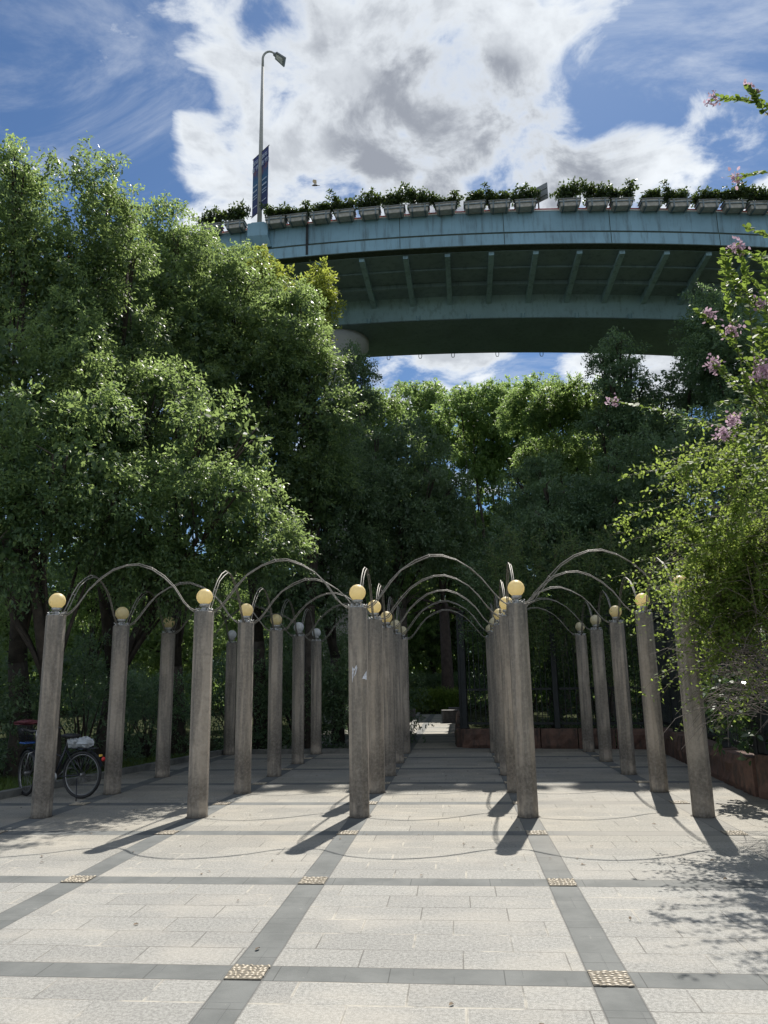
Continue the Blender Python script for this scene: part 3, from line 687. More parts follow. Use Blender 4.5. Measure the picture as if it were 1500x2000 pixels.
# planters and their shrubs
def planter_proto():
    r_ = empty('planter_box'); mb = MB(); mb.box((0, -.22, -.02), (.77, .40, .27), 0, .86, .012); mb.build('box', M['planter'], r_)
    mb = MB(); mb.box((0, -.22, .128), (.83, .45, .03)); mb.build('rim', M['planter_lip'], r_)
    mb = MB()
    for sx in (-.24, .24):
        mb.box((sx, -.426, -.02), (.05, .03, .26)); mb.box((sx, -.22, -.168), (.05, .42, .02))
    mb.box((0, -.430, .02), (.78, .025, .04)); mb.box((-.387, -.22, .02), (.025, .42, .04)); mb.box((.387, -.22, .02), (.025, .42, .04))
    mb.build('bracket', M['strap'], r_); return r_
pp = planter_proto()
shrub_me = []
for s_ in range(6):
    rng = np.random.default_rng(50 + s_); Cc, Oo = [], []
    mb = MB(); rg = random.Random(s_)
    for k in range(11):
        a = rg.uniform(0, 6.28); h = rg.uniform(.25, .60 if k % 4 else .85); e = Vector((rg.uniform(-.58, .58), -.2 + rg.uniform(-.2, .2), h)); st_ = Vector((rg.uniform(-.2, .2), -.24, .1))
        mb.tube([st_, st_.lerp(e, .5) + Vector((0, 0, .05)), e], [.014, .01, .004], 5)
        for q in range(15):
            f = rg.uniform(.35, 1.05); pos = st_.lerp(e, f); pos = pos + Vector((rg.gauss(0, .07), rg.gauss(0, .07), rg.gauss(0, .04))); Cc.append(pos); Oo.append(Vector((rg.gauss(0, 1), rg.gauss(0, 1), rg.gauss(.4, .8))).normalized())
    A = sprays(rng, np.array(Cc), np.array(Oo), 9, .15, .035, .0, .11, .065, np.full(len(Cc), .4), .3)
    so_ = mb.build('stems', M['bark']); lo_ = leaf_mesh('leaves', *A, M['leaf_planter'], None, True)
    shrub_me.append((so_.data, lo_.data)); bpy.data.objects.remove(so_); bpy.data.objects.remove(lo_)
PX = [(410, 468), (458, 463)] + [(540, 442), (582, 438), (628, 433), (675, 430), (724, 428), (772, 423), (819, 419), (871, 416), (927, 412), (975, 411), (1020, 411), (1105, 411), (1160, 410), (1207, 410), (1265, 411), (1320, 411), (1378, 412), (1430, 413), (1480, 414), (1530, 417)]
ORD = ['first', 'second', 'third', 'fourth', 'fifth', 'sixth', 'seventh', 'eighth', 'ninth', 'tenth', 'eleventh', 'twelfth']
first = True
for i, (px, py) in enumerate(PX):
    x = at(px, py, 26).x + (.1 if px > 1000 else 0); o = pp if first else copy_tree(pp); first = False
    o.location = bp_(x, 0, 18.90); o.rotation_euler = (0, 0, math.atan2(bN(x).y, bN(x).x) - math.pi / 2)
    if i < 2: w1 = '%s grey planter left of the street lamp on the overpass' % ('second' if i == 0 else 'first'); w2 = 'leafy shrub in the %s planter left of the overpass street lamp' % ('second' if i == 0 else 'first')
    elif i < 13: w1 = '%s grey strapped planter right of the street lamp on the overpass' % ORD[i - 2]; w2 = 'leafy shrub in the %s planter right of the overpass street lamp' % ORD[i - 2]
    else: w1 = '%s grey strapped planter right of the road sign on the overpass' % ORD[i - 13]; w2 = 'leafy shrub in the %s planter right of the overpass road sign' % ORD[i - 13]
    tag(o, w1, 'planter', 'planters along the overpass parapet')
    s_ = empty('planter_shrub', bp_(x, .0, 18.97)); sc = [1, .8, 1.05, .7, .9, 1.1, .75][i * 5 % 7]; s_.scale = (1.0 if i % 2 else -1.0, 1, sc)
    ms = shrub_me[(i * 5 + 1) % 6]; link('stems', ms[0], s_); link('leaves', ms[1], s_)
    tag(s_, w2, 'shrub', 'shrubs growing in the overpass planters')

# street lamp on the overpass
pl = Vector((xl, bY(xl) + .0, zt + 18.98)); lamp = empty('street_lamp', pl); tag(lamp, 'tall curved-neck street lamp on the overpass plinth', 'street lamp')
H = at(508, 88, 26).z - pl.z
mb = MB(); mb.lathe([(.16, 0), (.16, .02), (.105, .03), (.10, .1)], 16); mb.tube([(0, 0, .05), (0, 0, 3.3), (0, 0, H - .75)], [.095, .085, .055], 14)
mb.build('pole', M['pole'], lamp)
mb = MB(); pts = [(0, 0, H - .76)]
for i in range(9):
    a = math.pi - i * math.pi * .78 / 8; pts.append((.27 + .27 * math.cos(a), .10 * i / 8, H - .32 + .36 * math.sin(a)))
mb.tube(pts, [.052] + [.048 - .0015 * i for i in range(9)], 10); e = Vector(pts[-1]); mb.build('arm', M['pole'], lamp)
mb = MB(); d1 = Vector((.62, .1, -.55)).normalized(); up = Vector((-.35, .9, -.25)); up = (up - d1 * up.dot(d1)).normalized(); sdv = d1.cross(up)
def slab(c0, l, wdt, th):
    vs = []
    for (a, b2, c2) in ((0, -1, -1), (1, -1, -1), (1, 1, -1), (0, 1, -1), (0, -1, 1), (1, -1, 1), (1, 1, 1), (0, 1, 1)): vs.append(c0 + d1 * l * a + up * wdt * b2 * (.75 if a == 0 else 1) + sdv * th * c2)
    mb.add(vs, [(3, 2, 1, 0), (4, 5, 6, 7), (0, 1, 5, 4), (1, 2, 6, 5), (2, 3, 7, 6), (3, 0, 4, 7)])
slab(e - d1 * .05, .14, .07, .05); slab(e + d1 * .06, .50, .20, .035); mb.build('lamp_head', M['signback'], lamp)
mb = MB(); slab(e + d1 * .10 - sdv * .04, .36, .12, .006); slab(e + d1 * .10 + sdv * .04, .36, .12, .006); mb.build('lens', M['planter'], lamp)
# banners hung on both sides of the pole
bd = Vector((.36, -.33, 0)).normalized(); zb1 = at(508, 290, 26).z; zb0 = at(500, 399, 26).z
for sgn, lab in ((1, 'dark blue printed banner on the right of the street lamp pole'), (-1, 'dark blue printed banner on the left of the street lamp pole')):
    root = empty('banner', (xl, bY(xl), zb1 + .06), math.atan2(bd.y, bd.x) + (0 if sgn > 0 else math.pi)); tag(root, lab, 'banner', 'banners on the street lamp')
    Hh = zb1 - zb0 + .12; w0, w1 = .09, .56
    mb = MB(); n = 12; vs = []
    for i in range(n + 1):
        z = -Hh * i / n; bulge = .03 * math.sin(math.pi * i / n); wid = w1 - .05 * math.sin(math.pi * i / n)
        vs += [(w0, -.004 + bulge * .3, z), (wid, -.004 + bulge, z), (wid, .004 + bulge, z), (w0, .004 + bulge * .3, z)]
    fs = [(i * 4 + k, i * 4 + (k + 1) % 4, (i + 1) * 4 + (k + 1) % 4, (i + 1) * 4 + k) for i in range(n) for k in range(4)] + [(0, 1, 2, 3), (n * 4 + 3, n * 4 + 2, n * 4 + 1, n * 4)]
    mb.add(vs, fs); mb.build('cloth', M['banner'], root)
    mb = MB(); mb.tube([(.0, 0, .02), (.60, 0, .02)], .018, 6); mb.tube([(0, 0, -Hh - .02), (.60, 0, -Hh - .02)], .018, 6); mb.build('rod', M['dark'], root)
    for side in (-1, 1):
        def glyph(txt, x, z, size):
            cu = bpy.data.curves.new('lettering', 'FONT'); cu.body = txt; cu.size = size; cu.align_x = 'CENTER'; cu.extrude = .001
            cu.materials.append(M['glyph']); tmp = bpy.data.objects.new('lettering', cu); COL.objects.link(tmp); me_ = bpy.data.meshes.new_from_object(tmp); bpy.data.objects.remove(tmp); o = link('lettering', me_, root)
            o.location = (x, side * .03 + .012 * (side > 0) - .004, z); o.rotation_euler = (math.pi / 2, 0, 0 if side < 0 else math.pi)
        glyph('国际', .33, -.36, .20); glyph('影节', .33, -.66, .24)
    mb = MB()
    rg = random.Random(3)
    for k, z in enumerate((-1.35, -1.58, -1.8, -1.92, -2.28)):
        for q in range(5 if k < 2 else 7):
            wq = .32 / (5 if k < 2 else 7)
            for yy in (-.03, .036): mb.box((.17 + wq * (q + .5), yy, z), (wq * rg.uniform(.45, .75), .004, .055 if k < 2 else .035))
    mb.build('small_print', M['glyph'], root)
# road sign seen from behind
xs = at(1052, 400, 26.1).x; zs = at(1052, 362, 26.1).z
rs = empty('road_sign', (xs, bY(xs) + .1, bZ(xs) + 18.75)); tag(rs, 'back of a grey rectangular road sign standing among the overpass planters', 'road sign')
top = zs - rs.location.z
mb = MB(); mb.tube([(0, 0, 0), (0, 0, top - .1)], .03, 8); mb.build('post', M['signback'], rs)
mb = MB(); a = R(-38); mb.box((.02, -.04, top - .42), (.78, .03, .66), a); mb.box((.02, -.07, top - .3), (.7, .03, .05), a); mb.box((.02, -.07, top - .56), (.7, .03, .05), a); mb.build('panel', M['signback'], rs)

# ------------------------------------------------------------------ low red stone wall with the dark fence on it
WALL = [((.05, 30.5), (.05, 19.0), .42, 'along the walkway behind the columns', 'side'), ((.05, 19.0), (4.42, 18.15), .43, 'across behind the right columns', 'back'), ((4.42, 18.15), (4.0, 11.1), .48, 'along the right side of the plaza', 'right'), ((4.0, 11.1), (6.6, 5.0), .55, 'nearest the camera on the right', 'near')]
for (a, b_, h, where, _) in WALL:
    a, b_ = Vector((*a, 0)), Vector((*b_, 0)); d = b_ - a; Lw = d.length; rz = math.atan2(d.y, d.x)
    root = empty('stone_wall', a, rz); tag(root, 'low red sandstone block wall ' + where, 'wall', 'low red stone walls edging the plaza')
    x = 0; rg = random.Random(int(Lw * 10))
    while x < Lw - .01:
        l = min(rg.uniform(.75, 1.05), Lw - x)
        if Lw - x - l < .3: l = Lw - x
        mb = MB(); n = 8; vs = []
        hb = h + rg.uniform(-.02, .02); dpt = .34
        # rough hewn block: a small grid whose front face is pushed about
        nx, nz = 7, 4
        def P_(i, k, front):
            e_ = (i in (0, nx)) or (k in (0, nz)); off = 0 if e_ else rg.uniform(-.035, .02); yy = (dpt / 2 + off * -1 - (.03 if e_ else 0)) * (1 if not front else -1)
            return (x + .012 + (l - .024) * i / nx, yy, -.05 + (hb + .05) * k / nz)
        front = [P_(i, k, True) for k in range(nz + 1) for i in range(nx + 1)]; back = [P_(i, k, False) for k in range(nz + 1) for i in range(nx + 1)]
        idx = lambda i, k: k * (nx + 1) + i; N_ = len(front)
        fs = [(idx(i, k), idx(i + 1, k), idx(i + 1, k + 1), idx(i, k + 1)) for k in range(nz) for i in range(nx)]
        fs += [tuple(reversed([q + N_ for q in f])) for f in fs[:]]
        for i in range(nx): fs.append((idx(i, nz), idx(i + 1, nz), idx(i + 1, nz) + N_, idx(i, nz) + N_)); fs.append((idx(i + 1, 0), idx(i, 0), idx(i, 0) + N_, idx(i + 1, 0) + N_))
        for k in range(nz): fs.append((idx(0, k), idx(0, k + 1), idx(0, k + 1) + N_, idx(0, k) + N_)); fs.append((idx(nx, k + 1), idx(nx, k), idx(nx, k) + N_, idx(nx, k + 1) + N_))
        mb.add(front + back, fs); mb.build('block', M['redstone'], root); x += l
for (a, b_, h, where, nm) in WALL:
    a, b_ = Vector((*a, 0)), Vector((*b_, 0)); d = b_ - a; Lw = d.length; rz = math.atan2(d.y, d.x)
    root = empty('metal_fence', a + Vector((0, 0, h)), rz); tag(root, 'tall dark metal fence on the low wall ' + where, 'fence', 'dark fences on the stone walls')
    ht = 2.75; n = max(1, round(Lw / 1.9))
    for i in range(n + 1):
        mb = MB(); mb.box((min(max(.07, Lw * i / n), Lw - .07), 0, ht / 2), (.13, .13, ht), 0, 1, .01); mb.box((min(max(.07, Lw * i / n), Lw - .07), 0, ht + .02), (.17, .17, .04)); mb.build('post', M['fence'], root)
    for i in range(n):
        mb = MB(); x0, x1 = Lw * i / n + .09, Lw * (i + 1) / n - .09
        for z in (.12, .9, 2.3, 2.55): mb.box(((x0 + x1) / 2, 0, z), (x1 - x0, .04, .05))
        k = int((x1 - x0) / .115)
        for q in range(1, k): mb.box((x0 + (x1 - x0) * q / k, 0, ht / 2 + .0), (.018, .018, ht - .15))
        mb.build('panel', M['fence'], root)

# kerb of the planting bed
kb = MB()
for a, b_ in (((-6.75, 11.0), (-5.45, 17.75)), ((-5.45, 17.8), (-1.35, 17.8)), ((-1.35, 17.9), (-1.9, 36.5))):
    a, b_ = Vector(a), Vector(b_); d = b_ - a; c = (a + b_) / 2; kb.box((c.x, c.y, .03), (d.length, .14, .14), math.atan2(d.y, d.x))
kb = kb.build('kerb', M['kerb']); kb['kind'] = 'structure'

# stone cubes used as seats on the far walkway
def cube_seat(px, py, s, lab, rz=.1):
    p = gnd(px, py); root = empty('stone_seat', p, rz); mb = MB(); mb.box((0, 0, .2), (s, s, .40), 0, .97, .015); mb.build('block', M['darkstone'], root)
    mb = MB(); mb.box((0, 0, .43), (s * 1.04, s * 1.04, .05), 0, 1, .012); mb.build('slab', M['darkstone'], root); tag(root, lab, 'stone seat', 'stone seats on the far walkway')
cube_seat(880, 1411, .62, 'dark square stone seat on the sunlit end of the walkway'); cube_seat(893, 1404, .62, 'dark stone seat behind another at the right wall'); cube_seat(798, 1408, .55, 'dark stone seat left of the far walkway behind the columns')
# ------------------------------------------------------------------ bicycles
def bicycle(lab, loc, heading, seat_mat, basket=False, bag=False, scale=1.0, steer=.1):
    root = empty('bicycle', loc, heading); root.scale = (scale,) * 3; tag(root, lab, 'bicycle', 'bicycles parked beside the columns')
    Rw = .33; lean = 0
    for nm, x in (('rear', 0), ('front', 1.06)):
        mb = MB(); mb.torus((x, 0, Rw), (0, 1, 0), Rw - .022, .022, 56, 8); wh = mb.build('wheel', M['black'], root)
        mb = MB(); mb.torus((x, 0, Rw), (0, 1, 0), Rw - .05, .010, 56, 6); mb.build('rim', M['chrome'], wh)
        mb = MB(); mb.lathe([(.02, -.05), (.028, -.045), (.028, .045), (.02, .05)], 12); mb.v = [(x + a, c, Rw + b_) for a, b_, c in mb.v]
        for k in range(28):
            a = 2 * math.pi * k / 28; s_ = .03 * (1 if k % 2 else -1); mb.tube([(x + .025 * math.cos(a + .9 * (1 if k % 4 < 2 else -1)), s_, Rw + .025 * math.sin(a + .9)), (x + (Rw - .055) * math.cos(a), 0, Rw + (Rw - .055) * math.sin(a))], .0014, 4)
        mb.build('spokes', M['chrome'], wh)
        mb = MB(); a0, a1 = (R(20), R(170)) if nm == 'rear' else (R(35), R(165)); pts = [(x + (Rw + .028) * math.cos(a0 + (a1 - a0) * i / 16) * (-1 if nm == 'rear' else 1), 0, Rw + (Rw + .028) * math.sin(a0 + (a1 - a0) * i / 16)) for i in range(17)]
        vs = [];
        for p in pts: vs += [(p[0], -.03, p[2] - .008), (p[0], 0, p[2] + .006), (p[0], .03, p[2] - .008)]
        fs = [(i * 3 + k, (i + 1) * 3 + k, (i + 1) * 3 + k + 1, i * 3 + k + 1) for i in range(16) for k in range(2)]; mb.add(vs, fs, True); mb.build('mudguard', M['bikepaint'], root)
    bb = Vector((.47, 0, .29)); st_ = Vector((.30, 0, .72)); hd = Vector((.83, 0, .80)); hl = Vector((.86, 0, .66)); ra = Vector((0, 0, Rw)); fa = Vector((1.06, 0, Rw))
    mb = MB(); mb.tube([bb, st_], .016, 8); mb.tube([bb, Vector((.62, 0, .36)), hl], .02, 8); mb.tube([st_.lerp(bb, .35), hd.lerp(hl, .5)], .014, 8); mb.tube([hl, hd + Vector((-.015, 0, .06))], .02, 8)
    for s_ in (-.06, .06): mb.tube([bb + Vector((0, s_ * .4, 0)), ra + Vector((0, s_, 0))], .009, 6); mb.tube([st_ + Vector((0, s_ * .3, -.04)), ra + Vector((0, s_, 0))], .008, 6)
    mb.build('frame', M['bikepaint'], root)
    mb = MB()
    for s_ in (-.06, .06): mb.tube([hl + Vector((.01, 0, -.02)), hl + Vector((.02, s_, -.04)), (hl + fa) / 2 + Vector((-.01, s_, 0)), fa + Vector((0, s_, 0))], .012, 6)
    mb.build('fork', M['chrome'], root)
    mb = MB(); mb.tube([st_, st_ + Vector((-.03, 0, .12))], .013, 8); mb.build('seat_post', M['chrome'], root)
    mb = MB(); c = st_ + Vector((-.05, 0, .15)); vs = []; ring = 12
    prof = [(-.13, .085, .0), (-.10, .11, .03), (0, .09, .035), (.08, .035, .03), (.15, .018, .015)]
    for (xx, wd, hh) in prof:
        for k in range(ring): a = 2 * math.pi * k / ring; vs.append((c.x + xx, wd * math.cos(a), c.z + max(hh * 1.0, .012) * math.sin(a)))
    fs = [(i * ring + k, i * ring + (k + 1) % ring, (i + 1) * ring + (k + 1) % ring, (i + 1) * ring + k) for i in range(4) for k in range(ring)] + [tuple(reversed(range(ring))), tuple(range(4 * ring, 5 * ring))]
    mb.add(vs, fs, True); mb.build('saddle', M[seat_mat], root)
    mb = MB(); hb = hd + Vector((-.02, 0, .14)); mb.tube([hd, hb], .013, 8); mb.tube([hb + Vector((-.20, -.28, .03)), hb + Vector((-.06, -.24, .05)), hb + Vector((.03, -.08, .0)), hb + Vector((.03, .08, .0)), hb + Vector((-.06, .24, .05)), hb + Vector((-.20, .28, .03))], .011, 8); mb.build('handlebar', M['chrome'], root)
    mb = MB()
    for s_ in (-1, 1): mb.tube([hb + Vector((-.20, .28 * s_, .03)), hb + Vector((-.10, .255 * s_, .045))], .017, 8)
    mb.build('grips', M['black'], root)
    mb = MB(); mb.lathe([(.08, -.006), (.085, 0), (.08, .006)], 20); mb.v = [(bb.x + a, c2 + .05, bb.z + b_) for a, b_, c2 in mb.v]
    mb.tube([bb + Vector((0, .07, 0)), bb + Vector((.12, .08, -.11))], .009, 6); mb.tube([bb + Vector((0, -.07, 0)), bb + Vector((-.12, -.08, .11))], .009, 6); mb.box(bb + Vector((.12, .12, -.11)), (.09, .07, .02)); mb.box(bb + Vector((-.12, -.12, .11)), (.09, .07, .02)); mb.build('crankset', M['chrome'], root)
    mb = MB(); mb.tube([(-.22, -.05, .70), (.24, -.05, .70)], .006, 6); mb.tube([(-.22, .05, .70), (.24, .05, .70)], .006, 6); mb.tube([(-.22, -.05, .70), (-.22, .05, .70)], .006, 6)
    for q in (-.1, .02, .14): mb.tube([(q, -.05, .70), (q, .05, .70)], .004, 5)
    for s_ in (-.06, .06): mb.tube([(-.12, s_ * .8, .70), (0, s_, Rw)], .005, 5)
    mb.build('rack', M['bikepaint'], root)
    mb = MB(); mb.tube([(.02, .08, Rw - .05), (-.10, .22, .0)], .008, 6); mb.build('kickstand', M['bikepaint'], root)
    mb = MB(); mb.lathe([(.02, 0), (.03, .01), (.03, .03), (.01, .04)], 14); mb.v = [(-.33 - c2, b_, .55 + a) for a, b_, c2 in mb.v]; mb.build('tail_light', M['red'], root)
    mb = MB(); mb.box((-.30, 0, .60), (.02, .05, .03)); mb.build('reflector', M['amber'], root)
    if basket:
        mb = MB(); bx = 1.02
        for z, w_, l in ((.78, .12, .09), (.86, .14, .11), (.95, .155, .125), (1.02, .17, .135)): mb.tube([(bx - l, -w_, z), (bx + l, -w_, z), (bx + l, w_, z), (bx - l, w_, z), (bx - l, -w_, z)], .004, 5)
        for k in range(9):
            f = -1 + 2 * k / 8
            for s_ in (-1, 1): mb.tube([(bx + f * .09, s_ * .12, .78), (bx + f * .135, s_ * .17, 1.02)], .003, 4); mb.tube([(bx + s_ * .09, f * .12, .78), (bx + s_ * .135, f * .17, 1.02)], .003, 4)
        mb.build('basket', M['bikepaint'], root)
        mb = MB(); mb.box((bx, 0, .765), (.22, .26, .025), 0, 1, .01); mb.build('basket_base', M['blue'], root)
    rm = Matrix.Rotation(steer, 3, 'Z'); pv = Vector((.88, 0, 0)); off = pv - rm @ pv
    for ch in root.children:
        nm = ch.name.split('.')[0]; x_mean = sum(v.co.x for v in ch.data.vertices) / len(ch.data.vertices)
        if nm in ('fork', 'handlebar', 'grips', 'basket', 'basket_base') or (nm in ('wheel', 'mudguard') and x_mean > .6): ch.location = off; ch.rotation_euler = (0, 0, steer)
    return root
A0 = gnd(157, 1560)
bikeA = bicycle('dark city bicycle with front basket, parked behind the leftmost front column', (A0.x, A0.y, 0), math.atan2(.20, -.98), 'black', True, steer=-.5)
bikeB = bikeA
def crumple(name, c, r3, material, parent, seed):
    rg = np.random.default_rng(seed); mb = MB(); n, k = 12, 9; vs = []
    for i in range(k + 1):
        th = math.pi * i / k
        for j in range(n):
            ph = 2 * math.pi * j / n; f = 1 + rg.uniform(-.28, .28); vs.append((c[0] + r3[0] * f * math.sin(th) * math.cos(ph), c[1] + r3[1] * f * math.sin(th) * math.sin(ph), c[2] + r3[2] * f * math.cos(th)))
    fs = [(i * n + j, i * n + (j + 1) % n, (i + 1) * n + (j + 1) % n, (i + 1) * n + j) for i in range(k) for j in range(n)]; mb.add(vs, fs); return mb.build(name, material, parent)
hA = bikeA.rotation_euler[2]
def onbike(o, p): h = o.rotation_euler[2]; return (o.location.x + p[0] * math.cos(h) - p[1] * math.sin(h), o.location.y + p[0] * math.sin(h) + p[1] * math.cos(h), p[2])
o = crumple('plastic_bag', (0, 0, .07), (.13, .09, .075), M['bag'], None, 3); o.location = onbike(bikeA, (-.02, 0, .71)); o.rotation_euler = (0, 0, hA); tag(o, 'crumpled white plastic bag tied on the bicycle rack', 'bag')
o = crumple('plastic_bag', (0, 0, .0), (.10, .07, .075), M['bag'], None, 8); o.location = onbike(bikeA, (.19, 0, .775)); o.rotation_euler = (0, 0, hA); tag(o, 'white plastic wrap hanging under the black bicycle saddle', 'bag')
o = crumple('cloth', (0, 0, .0), (.19, .2, .035), M['redcloth'], None, 5); o.location = onbike(bikeB, (1.04, -.04, 1.06)); o.rotation_euler = (0, 0, bikeB.rotation_euler[2] - .5); tag(o, 'dark red cloth lying over the front basket of the bicycle', 'cloth')
#TREES
exec_trees = True
def pe(px, py, Y, rx, ry, rz):
    p = at(px, py, Y); return (p.x, p.y, p.z, rx, ry, rz)
def gtree(name, label, bx, by, ells, seed, **kw): return tree(name, label, (bx, by, 0), ells, seed, **kw)

gtree('broadleaf_tree', 'large camphor-like tree at the left edge, its top reaching highest into the sky', -7.9, 13.6, [pe(75, 462, 13.5, 1.25, 1.3, 1.5), pe(0, 560, 13.5, 1.6, 1.6, 2.0), pe(60, 740, 13.0, 2.2, 1.8, 2.0)], 1, fork=2.0, trunk=.2, L=.095)
gtree('broadleaf_tree', 'leafy tree just right of the tallest left tree, with a narrow pointed top', -6.9, 15.2, [pe(205, 500, 14.5, .8, 1.0, 1.55), pe(190, 660, 14.5, 1.4, 1.5, 1.6), pe(225, 830, 13.8, 1.7, 1.8, 1.6)], 2, fork=1.6, trunk=.18, L=.095)
gtree('broadleaf_tree', 'round-topped leafy tree between the left trees and the overpass end', -6.6, 18.0, [pe(320, 580, 17, 1.2, 1.5, 1.9), pe(350, 740, 16.5, 1.9, 1.8, 1.9), pe(370, 900, 16.5, 2.0, 1.8, 1.7)], 3, fork=2.0, trunk=.18)
gtree('broadleaf_tree', 'bright leafy tree standing in front of the left end of the overpass', -4.9, 19.2, [pe(425, 600, 17.5, 1.1, 1.4, 1.9), pe(530, 700, 17.5, 1.2, 1.5, 1.8), pe(500, 850, 17.5, 1.8, 1.8, 1.9)], 4, fork=2.6, trunk=.17)
gtree('broadleaf_tree', 'leafy tree whose right edge drops steeply beside the bridge pier', -3.6, 18.6, [pe(575, 720, 18, .95, 1.3, 1.7), pe(630, 830, 18, .9, 1.3, 1.2), pe(610, 950, 18, 1.0, 1.4, 1.3)], 5, fork=3.4, trunk=.14)
gtree('yellow_tree', 'small yellow-leaved tree top poking up under the overpass edge', -5.2, 21.5, [pe(620, 585, 21, .5, .6, .75), pe(515, 545, 20.5, .7, .8, .6), pe(590, 650, 21, .8, .8, .8)], 6, leaf='leaf_yellow', lobe=(.3, .5), fork=7.5, trunk=.1, dens=3.0, L=.12, group='trees around the plaza')
gtree('broadleaf_tree', 'low spreading tree with dark limbs over the bicycles', -6.9, 12.9, [pe(110, 950, 12.0, 2.0, 1.5, 1.1), pe(0, 1060, 11.6, .9, 1.2, .9)], 7, fork=1.5, trunk=.17, L=.09, dens=3.8)
gtree('broadleaf_tree', 'low dark-limbed tree whose leaves hang behind the left arches', -6.95, 14.9, [pe(370, 980, 13.0, 1.6, 1.4, 1.3), pe(290, 1100, 13.2, .8, .9, .5), pe(490, 1080, 14.0, .9, 1.1, .7)], 8, fork=1.5, trunk=.16, L=.09, dens=3.8)
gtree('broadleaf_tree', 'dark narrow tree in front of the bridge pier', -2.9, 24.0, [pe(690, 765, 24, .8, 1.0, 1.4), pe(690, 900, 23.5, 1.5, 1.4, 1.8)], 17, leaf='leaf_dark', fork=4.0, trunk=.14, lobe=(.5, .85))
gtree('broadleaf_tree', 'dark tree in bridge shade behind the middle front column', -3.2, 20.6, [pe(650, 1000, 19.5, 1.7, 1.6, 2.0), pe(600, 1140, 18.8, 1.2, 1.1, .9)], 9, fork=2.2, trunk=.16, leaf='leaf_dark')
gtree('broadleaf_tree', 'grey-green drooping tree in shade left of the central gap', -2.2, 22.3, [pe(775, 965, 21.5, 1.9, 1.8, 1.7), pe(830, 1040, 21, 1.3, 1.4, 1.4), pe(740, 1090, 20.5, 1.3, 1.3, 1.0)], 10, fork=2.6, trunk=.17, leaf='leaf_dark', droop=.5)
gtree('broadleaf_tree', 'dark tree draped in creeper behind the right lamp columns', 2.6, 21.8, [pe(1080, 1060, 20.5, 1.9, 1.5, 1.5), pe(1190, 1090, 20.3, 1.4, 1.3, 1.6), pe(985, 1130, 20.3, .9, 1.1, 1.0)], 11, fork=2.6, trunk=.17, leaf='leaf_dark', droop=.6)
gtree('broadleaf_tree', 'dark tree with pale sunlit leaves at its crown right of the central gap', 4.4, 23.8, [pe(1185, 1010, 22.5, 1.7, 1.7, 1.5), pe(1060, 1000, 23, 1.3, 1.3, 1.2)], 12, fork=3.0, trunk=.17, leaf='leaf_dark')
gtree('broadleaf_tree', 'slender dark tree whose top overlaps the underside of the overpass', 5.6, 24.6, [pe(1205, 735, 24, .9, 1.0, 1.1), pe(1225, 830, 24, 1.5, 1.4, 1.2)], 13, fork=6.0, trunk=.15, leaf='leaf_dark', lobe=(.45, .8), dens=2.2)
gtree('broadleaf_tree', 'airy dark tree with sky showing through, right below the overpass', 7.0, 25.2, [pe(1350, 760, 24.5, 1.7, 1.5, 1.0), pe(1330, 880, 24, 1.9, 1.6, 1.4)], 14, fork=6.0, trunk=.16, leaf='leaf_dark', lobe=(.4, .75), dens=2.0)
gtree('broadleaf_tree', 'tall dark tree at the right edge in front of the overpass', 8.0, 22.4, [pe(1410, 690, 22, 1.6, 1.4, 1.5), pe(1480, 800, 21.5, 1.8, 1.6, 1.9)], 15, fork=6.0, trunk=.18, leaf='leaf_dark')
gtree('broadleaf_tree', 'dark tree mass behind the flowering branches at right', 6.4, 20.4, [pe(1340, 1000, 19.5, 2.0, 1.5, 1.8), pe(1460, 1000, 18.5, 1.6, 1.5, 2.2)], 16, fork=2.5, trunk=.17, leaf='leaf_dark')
far = [((725, 830), 36, 2.0, 2.6, 'leftmost sunlit tree top under the overpass'), ((815, 790), 48, 1.9, 2.5, 'tallest rounded sunlit tree top under the overpass'), ((858, 845), 49, 2.1, 2.3, 'sunlit tree in front of the tallest far crown'),
       ((925, 790), 44, 2.0, 1.9, 'sunlit tree top left of the forked dark trunk'), ((985, 815), 47, 2.4, 2.6, 'sunlit crown directly above the forked dark trunk'), ((1060, 800), 39, 2.0, 2.0, 'sunlit tree top right of the forked dark trunk'),
       ((1135, 800), 37, 2.2, 2.3, 'broad sunlit tree top left of the slender dark tree'), ((1090, 890), 33, 1.8, 1.5, 'lower sunlit crown right of the forked dark trunk'), ((1240, 850), 37, 2.0, 2.2, 'sunlit tree half hidden by the slender dark tree')]
for i, ((px, py), Yt, rx, rz, lab) in enumerate(far):
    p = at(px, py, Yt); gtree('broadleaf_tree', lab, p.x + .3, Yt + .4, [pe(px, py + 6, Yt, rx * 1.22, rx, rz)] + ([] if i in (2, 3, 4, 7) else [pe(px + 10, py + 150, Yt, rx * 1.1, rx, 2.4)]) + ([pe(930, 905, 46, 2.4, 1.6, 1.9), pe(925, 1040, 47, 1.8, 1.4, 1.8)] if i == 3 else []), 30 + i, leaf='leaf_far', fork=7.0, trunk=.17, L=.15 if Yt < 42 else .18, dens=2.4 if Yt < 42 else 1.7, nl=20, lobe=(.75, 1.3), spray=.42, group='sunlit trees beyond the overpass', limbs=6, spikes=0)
p = at(968, 960, 48); gtree('broadleaf_tree', 'forked dark-trunked tree filling the centre between the arches and far crowns', p.x, 48.2, [pe(975, 905, 48, 2.1, 1.6, 1.8), pe(940, 1010, 48, 2.0, 1.5, 1.7), pe(1010, 1020, 48, 1.8, 1.5, 1.8)], 44, leaf='leaf_far', fork=6.5, trunk=.25, L=.19, dens=1.0, lobe=(.6, 1.1), limbs=9, group='sunlit trees beyond the overpass')
